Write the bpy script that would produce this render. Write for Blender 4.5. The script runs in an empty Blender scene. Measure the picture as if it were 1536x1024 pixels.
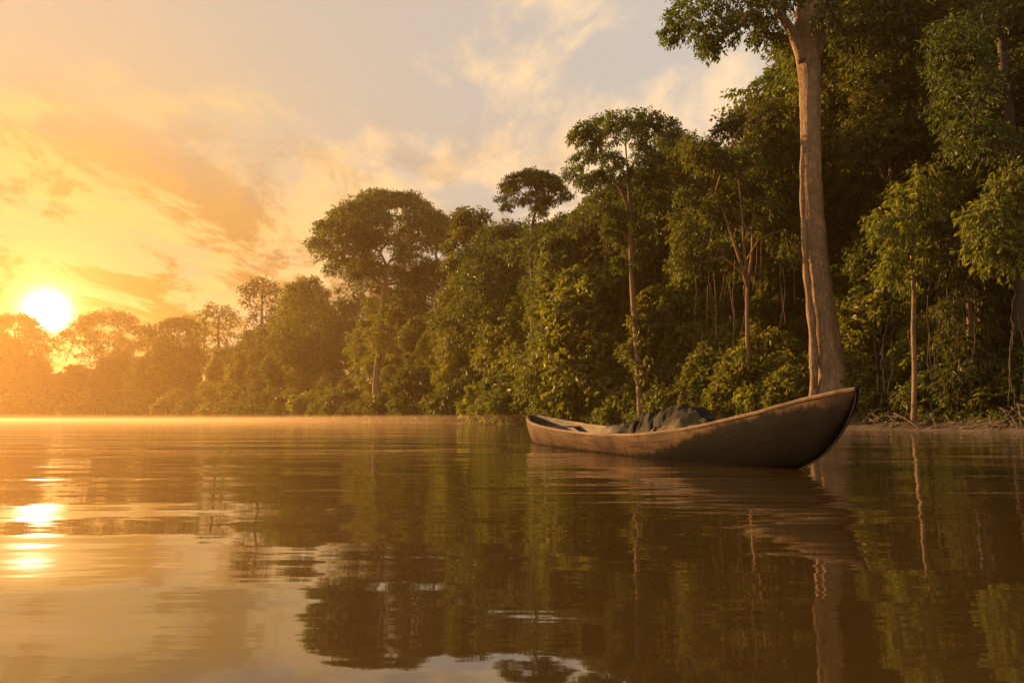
import bpy, math, random
import numpy as np
from mathutils import Vector, noise as mnoise

SC = bpy.context.scene
COL = SC.collection
R = math.radians
rng = np.random.default_rng(11)
random.seed(5)

# ------------------------------------------------------------------ camera
FPX, CX, CY = 1200.0, 768.0, 512.0          # focal length and centre of the photograph in its own pixels
HORIZON = 629.0
CAM_H = 0.5
PITCH = math.atan((HORIZON - CY) / FPX)
cp, sp = math.cos(PITCH), math.sin(PITCH)
cam_d = bpy.data.cameras.new("camera")
cam_d.sensor_width = 36.0
cam_d.lens = 36.0 * FPX / 1536.0
cam_d.clip_end = 3000
cam = bpy.data.objects.new("camera", cam_d)
cam.location = (0, 0, CAM_H)
cam.rotation_euler = (math.pi / 2 + PITCH, 0, 0)
COL.objects.link(cam)
SC.camera = cam

def at(u, v, Y):
    """world point at forward distance Y that lies behind photo pixel (u, v)"""
    a, b = (u - CX) / FPX, (CY - v) / FPX
    d = (a, cp - b * sp, sp + b * cp)
    s = Y / d[1]
    return np.array((d[0] * s, Y, CAM_H + d[2] * s))

def px(Y):
    return Y / FPX

# ------------------------------------------------------------------ sun direction (from its place in the photograph)
sd = at(70, 466, 1000.0) - np.array((0, 0, CAM_H))
sd = sd / np.linalg.norm(sd)
SUN_EL = math.asin(sd[2])
SUN_AZ = math.atan2(sd[0], sd[1])            # clockwise from +Y

# ------------------------------------------------------------------ node helpers
class NT:
    def __init__(self, tree):
        self.t = tree
        tree.nodes.clear()
    def n(self, typ, props=None, **inp):
        nd = self.t.nodes.new(typ)
        for k, v in (props or {}).items():
            setattr(nd, k, v)
        for k, v in inp.items():
            key = int(k[1:]) if k[0] == "i" and k[1:].isdigit() else k.replace("_", " ")
            self.set(nd, key, v)
        return nd
    def set(self, nd, key, v):
        s = nd.inputs[key]
        if isinstance(v, bpy.types.NodeSocket):
            self.t.links.new(v, s)
        else:
            if s.type == "RGBA" and hasattr(v, "__len__") and len(v) == 3:
                v = (*v, 1.0)
            s.default_value = v
    def math(self, op, a, b=None, c=None, clamp=False):
        nd = self.n("ShaderNodeMath", {"operation": op, "use_clamp": clamp})
        self.set(nd, 0, a)
        if b is not None: self.set(nd, 1, b)
        if c is not None: self.set(nd, 2, c)
        return nd.outputs[0]
    def vmath(self, op, a, b=None):
        nd = self.n("ShaderNodeVectorMath", {"operation": op})
        self.set(nd, 0, a)
        if b is not None: self.set(nd, 1, b)
        return nd.outputs["Value"] if op in ("DOT_PRODUCT", "LENGTH") else nd.outputs[0]
    def noise(self, vec, scale, detail=4, rough=0.5, dist=0.0, col=False):
        nd = self.n("ShaderNodeTexNoise", Scale=scale, Detail=detail, Roughness=rough, Distortion=dist)
        if vec is not None: self.set(nd, "Vector", vec)
        return nd.outputs["Color" if col else "Fac"]
    def ramp(self, fac, stops, interp="LINEAR"):
        nd = self.n("ShaderNodeValToRGB")
        cr = nd.color_ramp
        cr.interpolation = interp
        while len(cr.elements) < len(stops): cr.elements.new(0.5)
        for e, (p, c) in zip(cr.elements, stops):
            e.position = p
            e.color = (*c, 1) if hasattr(c, "__len__") else (c, c, c, 1)
        self.set(nd, 0, fac)
        return nd.outputs[0]
    def mix(self, fac, a, b, mode="MIX"):
        nd = self.n("ShaderNodeMix", {"data_type": "RGBA", "blend_type": mode})
        self.set(nd, 0, fac)
        self.set(nd, 6, a); self.set(nd, 7, b)
        return nd.outputs[2]
    def mapr(self, v, a, b, c=0.0, d=1.0, smooth=True):
        nd = self.n("ShaderNodeMapRange", {"interpolation_type": "SMOOTHSTEP" if smooth else "LINEAR"})
        for i, x in enumerate((v, a, b, c, d)): self.set(nd, i, x)
        return nd.outputs[0]

def material(name):
    m = bpy.data.materials.new(name)
    m.use_nodes = True
    t = NT(m.node_tree)
    return m, t, t.n("ShaderNodeOutputMaterial")

def leaf_material(name, lo, hi, trans, rough=0.5, tw=0.45, dry=None):
    m, t, out = material(name)
    geo = t.n("ShaderNodeNewGeometry")
    oi = t.n("ShaderNodeObjectInfo")
    c = t.mix(geo.outputs["Random Per Island"], lo, hi)
    if dry:
        f = t.math("GREATER_THAN", geo.outputs["Random Per Island"], 0.955)
        c = t.mix(f, c, dry)
    hsv = t.n("ShaderNodeHueSaturation", Color=c,
              Hue=t.mapr(oi.outputs["Random"], 0, 1, 0.478, 0.506, False),
              Value=t.mapr(oi.outputs["Random"], 0, 1, 0.75, 1.3, False))
    c = hsv.outputs[0]
    p = t.n("ShaderNodeBsdfPrincipled", Base_Color=c, Roughness=rough)
    p.inputs["Specular IOR Level"].default_value = 0.35
    tr = t.n("ShaderNodeBsdfTranslucent", Color=t.mix(1.0, c, trans, "MULTIPLY"))
    ms = t.n("ShaderNodeMixShader", i0=tw)
    t.set(ms, 1, p.outputs[0]); t.set(ms, 2, tr.outputs[0])
    t.set(out, "Surface", ms.outputs[0])
    return m

def bark_material(name, dark, light, scale=1.0, stretch=0.18, bump=0.6, rough=0.85, dist=0.05):
    m, t, out = material(name)
    tc = t.n("ShaderNodeTexCoord")
    mp = t.n("ShaderNodeMapping", Vector=tc.outputs["Object"], Scale=(scale, scale, scale * stretch))
    a = t.noise(mp.outputs[0], 5.0, 8, 0.68, 0.6)
    b = t.noise(tc.outputs["Object"], 0.55 * scale, 6, 0.68, 0.4)
    c = t.noise(tc.outputs["Object"], 9.0 * scale, 5, 0.7)
    e = t.noise(tc.outputs["Object"], 1.5 * scale, 6, 0.7, 0.3)
    f = t.math("ADD", t.math("MULTIPLY", a, 0.55), t.math("MULTIPLY", b, 0.6))
    col = t.ramp(f, [(0.42, dark), (0.56, tuple((x + y) / 2 for x, y in zip(dark, light))), (0.68, light)])
    col = t.mix(t.mapr(e, 0.56, 0.64, 0, 0.55), col, tuple(x * 1.25 for x in light))
    col = t.mix(t.mapr(e, 0.44, 0.34, 0, 0.6), col, (light[0] * .35, light[1] * .45, light[2] * .3))
    col = t.mix(t.mapr(c, 0.52, 0.70, 0, 0.6), col, tuple(x * 0.5 for x in dark))
    vor = t.n("ShaderNodeTexVoronoi", {"feature": "DISTANCE_TO_EDGE"}, Vector=t.vmath("ADD", t.n("ShaderNodeMapping", Vector=tc.outputs["Object"], Scale=(scale * 7.0, scale * 7.0, scale * 1.3)).outputs[0], t.vmath("SCALE", t.noise(tc.outputs["Object"], 2.0 * scale, 3, 0.5, 0.0, True))), Scale=1.0)
    fis = t.mapr(vor.outputs[0], 0.0, 0.07, 0.55, 0.0)
    fis = t.math("MULTIPLY", fis, t.mapr(b, 0.40, 0.58, 0.15, 0.85))
    col = t.mix(fis, col, tuple(x * 0.35 for x in dark))
    a = t.math("SUBTRACT", a, t.math("MULTIPLY", fis, 0.35))
    bp = t.n("ShaderNodeBump", Strength=bump, Distance=dist, Height=t.math("ADD", a, t.math("MULTIPLY", c, 0.4)))
    p = t.n("ShaderNodeBsdfPrincipled", Base_Color=col, Roughness=rough, Normal=bp.outputs[0])
    p.inputs["Specular IOR Level"].default_value = 0.3
    t.set(out, "Surface", p.outputs[0])
    return m

M = {}
M["leaf_dark"] = leaf_material("dark_leaf", (0.026, 0.036, 0.008), (0.072, 0.080, 0.018), (1.9, 2.1, 0.8))
M["leaf_mid"] = leaf_material("mid_leaf", (0.038, 0.049, 0.009), (0.108, 0.108, 0.020), (1.9, 2.1, 0.7), dry=(0.12, 0.085, 0.03))
M["leaf_bright"] = leaf_material("bright_leaf", (0.061, 0.073, 0.011), (0.150, 0.142, 0.022), (1.9, 2.1, 0.7), dry=(0.15, 0.11, 0.03))
M["leaf_cover"] = leaf_material("ground_leaf", (0.050, 0.075, 0.014), (0.14, 0.145, 0.03), (1.8, 2.0, 0.7), dry=(0.2, 0.11, 0.05))
M["bark_pale"] = bark_material("pale_bark", (0.145, 0.09, 0.05), (0.41, 0.26, 0.145), 1.0, 0.3, 1.0, dist=0.14)
M["bark_mid"] = bark_material("brown_bark", (0.06, 0.042, 0.028), (0.20, 0.145, 0.098), 1.6)
M["bark_dark"] = bark_material("dark_bark", (0.03, 0.022, 0.015), (0.11, 0.08, 0.055), 1.6)
M["root"] = bark_material("root_bark", (0.035, 0.024, 0.016), (0.13, 0.088, 0.056), 3.0)

# ------------------------------------------------------------------ mesh helpers
def mesh_np(name, V, F, mat=None, smooth=False):
    """V (n,3), F (m,k) arrays of one polygon size"""
    V = np.asarray(V, np.float32); F = np.asarray(F, np.int32)
    me = bpy.data.meshes.new(name)
    me.vertices.add(len(V)); me.vertices.foreach_set("co", V.ravel())
    k = F.shape[1]
    me.loops.add(F.size); me.loops.foreach_set("vertex_index", F.ravel())
    me.polygons.add(len(F))
    me.polygons.foreach_set("loop_start", np.arange(0, F.size, k, dtype=np.int32))
    me.polygons.foreach_set("use_smooth", np.full(len(F), smooth))
    if mat: me.materials.append(mat)
    me.update(calc_edges=True)
    return me

def link(name, me, parent=None):
    o = bpy.data.objects.new(name, me)
    COL.objects.link(o)
    if parent is not None: o.parent = parent
    return o

def thing(name, label, cat, loc=(0, 0, 0), rz=0.0, group=None, scale=None):
    o = bpy.data.objects.new(name, None)
    o.empty_display_size = 0.3
    COL.objects.link(o)
    o.location = loc; o.rotation_euler = (0, 0, rz)
    if scale is not None: o.scale = (scale,) * 3 if not hasattr(scale, "__len__") else scale
    o["label"] = label; o["category"] = cat
    if group: o["group"] = group
    return o

def tag(o, label, cat, group=None):
    o["label"] = label; o["category"] = cat
    if group: o["group"] = group
    return o

class Geo:
    """collects tubes (quads) into one mesh"""
    def __init__(self): self.V, self.F, self.n = [], [], 0
    def tube(self, P, rad, sides=7, wob=0.0, cap=True):
        P = np.asarray(P, float); k = len(P)
        rad = np.broadcast_to(np.asarray(rad, float), (k,))
        T = np.gradient(P, axis=0); T /= np.linalg.norm(T, axis=1)[:, None] + 1e-9
        ref = np.array((1.0, 0.13, 0.07)) if abs(T[0][0]) < 0.8 else np.array((0.1, 1.0, 0.05))
        ang = np.linspace(0, 2 * np.pi, sides, endpoint=False)
        base = self.n
        for i in range(k):
            a = ref - T[i] * ref.dot(T[i]); a /= np.linalg.norm(a) + 1e-9; ref = a
            b = np.cross(T[i], a)
            rr = rad[i] * (1 + wob * rng.uniform(-1, 1, sides))
            self.V.append(P[i] + (np.cos(ang) * rr)[:, None] * a + (np.sin(ang) * rr)[:, None] * b)
        for i in range(k - 1):
            r0 = base + i * sides
            for s in range(sides):
                s2 = (s + 1) % sides
                self.F.append((r0 + s, r0 + s2, r0 + sides + s2, r0 + sides + s))
        self.n += k * sides
        if cap:
            for row in (0, k - 1):
                r0 = base + row * sides
                self.V.append(P[row][None]); c = self.n; self.n += 1
                for s in range(0, sides, 1):
                    s2 = (s + 1) % sides
                    self.F.append((r0 + s, r0 + s2, c, c) if row else (r0 + s2, r0 + s, c, c))
    def mesh(self, name, mat, smooth=True):
        V = np.concatenate(self.V); me = bpy.data.meshes.new(name)
        me.from_pydata(V.tolist(), [], [f if f[2] != f[3] else f[:3] for f in map(tuple, self.F)])
        me.materials.append(mat)
        me.polygons.foreach_set("use_smooth", np.full(len(me.polygons), smooth))
        me.update()
        return me

def smooth_path(pts, n):
    """Catmull-Rom through pts, n samples"""
    P = np.asarray(pts, float)
    P = np.vstack((2 * P[0] - P[1], P, 2 * P[-1] - P[-2]))
    m = len(P) - 3
    out = []
    for t in np.linspace(0, m - 1e-6, n):
        i = int(t); f = t - i
        a, b, c, d = P[i:i + 4]
        out.append(0.5 * (2 * b + (c - a) * f + (2 * a - 5 * b + 4 * c - d) * f * f + (3 * b - a - 3 * c + d) * f ** 3))
    return np.array(out)

def unit(v): return v / (np.linalg.norm(v, axis=-1, keepdims=True) + 1e-9)

def leaves(pos, ldir, size, aspect=0.5, flat=0.6, fold=0.12, bend=0.15):
    """folded kite leaves: pos (n,3) bases, ldir (n,3) directions, size (n,)"""
    n = len(pos)
    up = np.array((0, 0, 1.0)) * flat + rng.normal(size=(n, 3)) * (1 - flat) * 0.9
    side = unit(np.cross(ldir, up)); nrm = np.cross(side, ldir)
    s = size[:, None]
    w = s * aspect * 0.5 * rng.uniform(0.8, 1.2, (n, 1))
    mid = pos + ldir * s * 0.45 + nrm * w * fold * 2
    V = np.stack((pos, mid + side * w, pos + ldir * s - nrm * s * bend, mid - side * w), 1).reshape(-1, 3)
    i = np.arange(n)[:, None] * 4
    F = np.concatenate((i + np.array([[0, 1, 2]]), i + np.array([[0, 2, 3]])), 1).reshape(-1, 3)
    return V, F

def sprays(C, Rr, axis_xy, twigs, per, leaf, twig_len=0.5, droop=0.35, up_bias=0.25, aspect=0.48, inner=0.5, flat=0.6):
    """leafy twigs spread through ellipsoidal clumps; C (k,3) centres, Rr (k,3) radii"""
    C = np.asarray(C, float); Rr = np.asarray(Rr, float); k = len(C)
    idx = np.repeat(np.arange(k), twigs)
    n = len(idx)
    d = rng.normal(size=(n, 3)); d[:, 2] += up_bias; d = unit(d)
    # uneven clumps: lobes from a cheap sine field
    lob = 0.82 + 0.28 * np.sin(d[:, 0] * 4.1 + idx * 1.7) * np.sin(d[:, 1] * 4.7 + idx * 2.9 + d[:, 2] * 3.0)
    u = inner + (1 - inner) * rng.random(n) ** 0.6
    p = C[idx] + d * Rr[idx] * (u * lob)[:, None]
    outw = C[idx] - np.array((axis_xy[0], axis_xy[1], 0)); outw[:, 2] = 0; outw = unit(outw)
    a = unit(d * 0.7 + outw * 0.45 + rng.normal(size=(n, 3)) * 0.45 + np.array((0, 0, -0.25 * droop)))
    ii = np.repeat(np.arange(n), per)
    t = np.tile(np.linspace(0.1, 1.0, per), n) + rng.uniform(-0.08, 0.08, n * per)
    A = a[ii]
    base = p[ii] + A * (t * twig_len)[:, None] + np.array((0, 0, -1)) * (t ** 2 * twig_len * 0.3 * droop)[:, None]
    q = unit(np.cross(A, rng.normal(size=A.shape)))
    ld = unit(A * 0.55 + q * 0.85 + np.array((0, 0, -droop)))
    sz = leaf * rng.uniform(0.65, 1.25, len(ii))
    return leaves(base, ld, sz, aspect, flat)

def join_leaves(parts):
    V, F, o = [], [], 0
    for v, f in parts:
        V.append(v); F.append(f + o); o += len(v)
    return np.concatenate(V), np.concatenate(F)

def grow(trunk_pts, trunk_r, clumps, sides=8, thin=0.028, gain=0.45, first=0.35, wob=0.05, maxr=None):
    """trunk as one tube and limbs that reach every clump; returns (list of tubes (pts, radii), first is the trunk)"""
    P = [np.array(p, float) for p in trunk_pts]
    par = [-1] + list(range(len(P) - 1)); load = [0.0] * len(P)
    ntr = len(P); z0 = P[0][2]; H = P[-1][2] - z0
    clumps = [np.array(c, float) for c in clumps]
    order = sorted(range(len(clumps)), key=lambda i: np.linalg.norm(clumps[i] - P[-1]) * 0.3 + np.linalg.norm((clumps[i] - P[-1])[:2]))
    chains = []
    for i in order:
        c = clumps[i]
        best, bi = 1e9, 0
        for j, q in enumerate(P):
            if j < ntr and q[2] - z0 < first * H: continue
            dv = c - q; L = np.linalg.norm(dv)
            pen = L * (1.0 + 0.9 * max(0.0, 0.25 - dv[2] / (L + 1e-6))) + (0.0 if j < ntr else 0.15 * L)
            if pen < best: best, bi = pen, j
        q = P[bi]; dv = c - q; L = np.linalg.norm(dv)
        hor = math.hypot(dv[0], dv[1])
        m = max(2, min(5, int(L / 1.2) + 1))
        prev = bi; ch = [bi]
        for s in range(1, m + 1):
            f = s / m
            pt = q + dv * f + np.array((0, 0, 0.12 * hor * math.sin(math.pi * f))) + rng.normal(size=3) * 0.05 * L * (f < 1)
            P.append(pt); par.append(prev); load.append(0.0); prev = len(P) - 1; ch.append(prev)
        load[prev] += 1.0
        chains.append(ch)
    for j in range(len(P) - 1, 0, -1):
        load[par[j]] += load[j]
    tubes = [(np.array(P[:ntr]), np.array(trunk_r, float))]
    top_r = trunk_r[-1]
    lim = maxr or top_r * 0.85
    for ch in chains:
        r = np.array([min(lim, thin * max(load[j], 0.6) ** gain) for j in ch]); r[0] = r[1]
        r[-1] *= 0.6
        tubes.append((np.array([P[j] for j in ch]), r))
    return tubes

def trunk_mesh(tubes, mat, sides=8, name="trunk"):
    g = Geo()
    g.tube(tubes[0][0], tubes[0][1], sides + 2, 0.04)
    for p, r in tubes[1:]:
        g.tube(p, r, 5, 0.0)
    return g.mesh(name, mat)

# ------------------------------------------------------------------ the bank line and the ground
BANK = np.array([(30, -320), (28, -60), (25.5, 0), (23.6, 18), (21.4, 28), (19.8, 32), (16.9, 40), (10.7, 56), (1.4, 78), (-5.5, 98), (-25, 145),
                 (-60, 215), (-124, 320), (-215, 430), (-344, 540), (-513, 640), (-800, 760)], float)
BANK = smooth_path(np.c_[BANK, np.zeros(len(BANK))], 240)[:, :2]

def bank_dist(x, y):
    """signed distance behind the water's edge (positive on land)"""
    p = np.stack((np.asarray(x, float), np.asarray(y, float)), -1)
    a, b = BANK[:-1], BANK[1:]
    ab = b - a
    best = np.full(p.shape[:-1], 1e9); sg = np.ones(p.shape[:-1])
    for i in range(len(a)):
        t = np.clip(((p - a[i]) @ ab[i]) / (ab[i] @ ab[i]), 0, 1)
        q = a[i] + t[..., None] * ab[i]
        d = np.linalg.norm(p - q, axis=-1)
        s = ab[i][0] * (p[..., 1] - a[i][1]) - ab[i][1] * (p[..., 0] - a[i][0])
        m = d < best
        best = np.where(m, d, best); sg = np.where(m, np.where(s < 0, 1.0, -1.0), sg)
    return best * sg

PROF_D = np.array((-80, -8, -2, 0, 0.5, 1.0, 1.7, 3.0, 5.0, 9.0, 16.0, 30.0, 60.0, 400.0))
PROF_Z = np.array((-1.6, -1.4, -0.5, 0.0, 0.17, 0.26, 0.62, 1.15, 2.0, 3.9, 6.6, 8.6, 9.5, 10.0))
def gz(x, y):
    d = float(bank_dist(np.array([x]), np.array([y]))[0])
    return float(np.interp(d, PROF_D, PROF_Z))

def on_bank(u, off):
    """ground point under photo column u, OFF metres behind the water's edge as seen along that column"""
    a = (u - CX) / FPX * math.cos(PITCH)
    lo, hi = 5.0, 600.0
    ys = np.concatenate((np.linspace(6, 120, 900), np.linspace(120.2, 900, 1500)))
    d = bank_dist(a * ys, ys)
    i = int(np.argmax(d > 0))
    Y = ys[i]
    L = math.sqrt(1 + a * a)
    off *= max(1.0, min(2.6, Y / 110.0))
    Y += off / L
    return np.array((a * Y, Y, gz(a * Y, Y)))

def build_ground():
    offs = np.array((-60, -20, -6, -2.5, -1, -0.4, -0.1, 0.15, 0.4, 0.7, 1.0, 1.3, 1.7, 2.2, 2.8, 3.5, 4.5, 6, 8, 11, 16, 24, 40, 80, 160, 330.0))
    # denser along the visible bank
    pts = []
    for i in range(len(BANK) - 1):
        L = np.linalg.norm(BANK[i + 1] - BANK[i]); dist = np.linalg.norm(BANK[i])
        k = max(1, int(L / max(0.35, dist * 0.008)))
        for s in range(k): pts.append(BANK[i] + (BANK[i + 1] - BANK[i]) * s / k)
    pts.append(BANK[-1]); P = np.array(pts)
    T = np.gradient(P, axis=0); T = unit(T)
    for _ in range(30):
        T[1:-1] = unit(T[:-2] + T[1:-1] * 2 + T[2:])
    N = np.stack((T[:, 1], -T[:, 0]), 1)
    nx, no = len(P), len(offs)
    V = np.zeros((nx, no, 3))
    for j, o in enumerate(offs):
        xy = P + N * o
        z = np.interp(o, PROF_D, PROF_Z)
        for i in range(nx):
            p = Vector((xy[i, 0], xy[i, 1], 0))
            w = min(1.0, max(0.0, (o + 1.5) / 3.0))
            amp = 0.5 * min(1.2, max(0.10, o * 0.25))
            dz = amp * w * (mnoise.fractal(p * 0.45, 1.0, 2.0, 4) * 0.55)
            if abs(o) < 4: dz += 0.06 * w * mnoise.fractal(p * 2.3, 0.9, 2.0, 3)
            V[i, j] = (xy[i, 0], xy[i, 1], z + dz)
    idx = np.arange(nx * no).reshape(nx, no)
    F = np.stack((idx[:-1, :-1], idx[:-1, 1:], idx[1:, 1:], idx[1:, :-1]), -1).reshape(-1, 4)
    m, t, out = material("river_mud")
    tc = t.n("ShaderNodeTexCoord")
    a = t.noise(tc.outputs["Object"], 0.8, 6, 0.6)
    b = t.noise(tc.outputs["Object"], 6.0, 6, 0.65)
    col = t.ramp(a, [(0.35, (0.055, 0.036, 0.022)), (0.55, (0.10, 0.066, 0.040)), (0.7, (0.15, 0.10, 0.060))])
    col = t.mix(t.mapr(b, 0.5, 0.7, 0, 0.6), col, (0.04, 0.027, 0.016))
    bp = t.n("ShaderNodeBump", Strength=0.9, Distance=0.12, Height=t.math("ADD", b, t.math("MULTIPLY", a, 1.5)))
    p = t.n("ShaderNodeBsdfPrincipled", Base_Color=col, Roughness=t.mapr(a, 0.4, 0.65, 0.55, 0.9), Normal=bp.outputs[0])
    t.set(out, "Surface", p.outputs[0])
    g = link("ground", mesh_np("ground", V.reshape(-1, 3), F, m, True))
    g["kind"] = "structure"
build_ground()

# ------------------------------------------------------------------ water
def build_water():
    m, t, out = material("river_water")
    geo = t.n("ShaderNodeNewGeometry")
    pos = geo.outputs["Position"]
    # long lazy swells, finer ripples; ripples gather in wind-streaks
    mp1 = t.n("ShaderNodeMapping", Vector=pos, Scale=(0.16, 0.55, 1.0), Rotation=(0, 0, R(4)))
    mp2 = t.n("ShaderNodeMapping", Vector=pos, Scale=(0.55, 1.9, 1.0), Rotation=(0, 0, R(-5)))
    mp3 = t.n("ShaderNodeMapping", Vector=pos, Scale=(2.2, 7.5, 1.0), Rotation=(0, 0, R(3)))
    s1 = t.noise(mp1.outputs[0], 1.0, 2, 0.4)
    s2 = t.noise(mp2.outputs[0], 1.0, 2, 0.5)
    s3 = t.noise(mp3.outputs[0], 1.0, 2, 0.5)
    patch = t.mapr(t.noise(t.n("ShaderNodeMapping", Vector=pos, Scale=(0.05, 0.16, 1)).outputs[0], 1.0, 3, 0.55), 0.42, 0.62, 0.22, 1.0)
    h = t.math("ADD", t.math("MULTIPLY", s1, 0.050), t.math("MULTIPLY", t.math("MULTIPLY", s2, patch), 0.025))
    h = t.math("ADD", h, t.math("MULTIPLY", t.math("MULTIPLY", s3, patch), 0.0042))
    bp = t.n("ShaderNodeBump", Strength=1.0, Distance=1.0, Height=h)
    silt = t.noise(pos, 0.3, 3, 0.5)
    col = t.mix(silt, (0.040, 0.0225, 0.007), (0.052, 0.029, 0.0095))
    p = t.n("ShaderNodeBsdfPrincipled", Base_Color=col, Roughness=0.03, IOR=1.75, Normal=bp.outputs[0])
    p.inputs["Specular IOR Level"].default_value = 0.75
    t.set(out, "Surface", p.outputs[0])
    V = [(-850, -330, 0), (60, -330, 0), (60, 820, 0), (-850, 820, 0)]
    o = link("water", mesh_np("water", V, [(0, 1, 2, 3)], m))
    o["kind"] = "structure"
build_water()

# ------------------------------------------------------------------ tree kinds
def umbrella_tree(H, RC, depth, hf, tr, nclump, leaf, twigs, per=6, lean=(0, 0), seed=0, under=0.0, gap=0.0, bark="bark_mid", leafm="leaf_dark", flatc=0.5):
    """flat-domed emergent: bare trunk, spreading limbs, a thin dome of clumps"""
    global rng
    rng = np.random.default_rng(seed)
    C, RR = [], []
    ga = math.pi * (3 - math.sqrt(5))
    for i in range(nclump):
        rho = RC * math.sqrt((i + 0.4) / nclump) * rng.uniform(0.86, 1.06)
        ph = i * ga + rng.uniform(-0.35, 0.35)
        z = H - depth * (rho / RC) ** 2.2 - rng.uniform(0, 0.10) * depth - RC * 0.06
        if rng.random() < gap: continue
        C.append((rho * math.cos(ph) + lean[0], rho * math.sin(ph) + lean[1], z))
        r = RC * rng.uniform(0.15, 0.23)
        RR.append((r, r, r * flatc))
    for i in range(int(nclump * under)):
        rho = RC * rng.uniform(0.25, 0.85); ph = rng.uniform(0, 6.28)
        C.append((rho * math.cos(ph) + lean[0], rho * math.sin(ph) + lean[1], H - depth * rng.uniform(0.75, 1.7)))
        r = RC * rng.uniform(0.10, 0.2); RR.append((r, r, r * 0.7))
    n = 9
    tp = [(lean[0] * (k / (n - 1)) ** 1.5 + rng.normal() * 0.004 * H * (k > 0), lean[1] * (k / (n - 1)) ** 1.5 + rng.normal() * 0.004 * H * (k > 0), -0.3 + (hf * H + 0.3) * k / (n - 1)) for k in range(n)]
    rads = [tr * (1.0 - 0.45 * k / (n - 1)) * (1.5 if k == 0 else 1) for k in range(n)]
    tubes = grow(tp, rads, C, thin=tr * 0.13, gain=0.5, first=0.72)
    tm = trunk_mesh(tubes, M[bark])
    V, F = sprays(C, RR, lean, twigs, per, leaf, twig_len=leaf * 1.8, droop=0.35, up_bias=0.5)
    return tm, mesh_np("crown", V, F, M[leafm])

def bushy_tree(H, RC, z0, tr, nclump, leaf, twigs, per=6, seed=0, profile=None, bark="bark_dark", leafm="leaf_mid", droop=0.5, aspect=0.48, clump=0.30, lean=(0, 0), trunk_top=0.85):
    """tree leafy from z0 (share of H) to the top, clumps on an uneven envelope"""
    global rng
    rng = np.random.default_rng(seed)
    profile = profile or (lambda f: math.sin(math.pi * min(1, 0.12 + 0.86 * f)) ** 0.7)
    C, RR = [], []
    ga = math.pi * (3 - math.sqrt(5))
    for i in range(nclump):
        f = (i + 0.5) / nclump
        z = H * (z0 + (1 - z0) * f)
        env = RC * profile(f)
        rho = env * (1 - clump * 0.6) * rng.uniform(0.55, 1.1)
        ph = i * ga + rng.uniform(-0.5, 0.5)
        lx = (lean[0] * f, lean[1] * f)
        r = max(0.25 * RC * clump / 0.3 * 0.5, env * clump) * rng.uniform(0.75, 1.35)
        C.append((rho * math.cos(ph) + lx[0], rho * math.sin(ph) + lx[1], min(z, H - r * 0.55) + rng.uniform(-0.03, 0.03) * H))
        RR.append((r, r, r * rng.uniform(0.55, 0.8)))
    n = 8
    tp = [(lean[0] * (k / (n - 1)) + rng.normal() * 0.012 * H * (k > 0), lean[1] * (k / (n - 1)) + rng.normal() * 0.012 * H * (k > 0), -0.3 + (trunk_top * H + 0.3) * k / (n - 1)) for k in range(n)]
    rads = [tr * (1.0 - 0.72 * k / (n - 1)) * (1.35 if k == 0 else 1) for k in range(n)]
    tubes = grow(tp, rads, C, thin=tr * 0.12, gain=0.45, first=max(0.12, z0 * 0.7))
    tm = trunk_mesh(tubes, M[bark])
    V, F = sprays(C, RR, (0, 0), twigs, per, leaf, twig_len=leaf * 2.0, droop=droop, aspect=aspect)
    return tm, mesh_np("crown", V, F, M[leafm])

def place(kind, loc, label, group=None, rz=0.0, s=1.0, name="rainforest_tree", cat="tree"):
    t = thing(name, label, cat, tuple(float(x) for x in loc), rz, group, s)
    a = link("trunk", kind[0], t)
    b = link("crown", kind[1], t)
    return t

def top_height(u, v, loc):
    return float(at(u, v, loc[1])[2] - loc[2])

# ---- the named trees of the photograph --------------------------------------------------------------------------------
# tall umbrella tree over the river bend
L = on_bank(562, 4.5); h = top_height(567, 287, L); k = px(L[1])
place(umbrella_tree(h, 114 * k, 88 * k, 0.66, 0.62, 92, 0.50, 84, 6, gap=.10, lean=(16 * k, 0), seed=21, under=0.55, leafm="leaf_dark", bark="bark_pale", flatc=0.40), L,
      "tallest umbrella tree over the river bend, broad domed crown on a bare pale trunk", name="umbrella_tree")
# small flat-topped one left of centre right
L = on_bank(803, 5.0); h = top_height(797, 258, L); k = px(L[1])
place(umbrella_tree(h, 57 * k, 40 * k, 0.78, 0.36, 40, 0.26, 62, 6, lean=(-4 * k, 0), seed=7, under=0.15, gap=0.12, leafm="leaf_dark", bark="bark_mid", flatc=0.30), L,
      "slim tree with a small flat parasol crown rising behind the stern of the canoe", name="umbrella_tree")
# far left trees in the glare
L = on_bank(160, 8.0); h = top_height(165, 465, L); k = px(L[1])
place(umbrella_tree(h, 70 * k, 52 * k, 0.45, 0.75, 60, 0.9, 62, 5, seed=5, under=0.6, gap=0.12, leafm="leaf_dark", flatc=0.5), L,
      "low broad umbrella tree just right of the sun, dissolving in orange haze", name="umbrella_tree")
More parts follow.
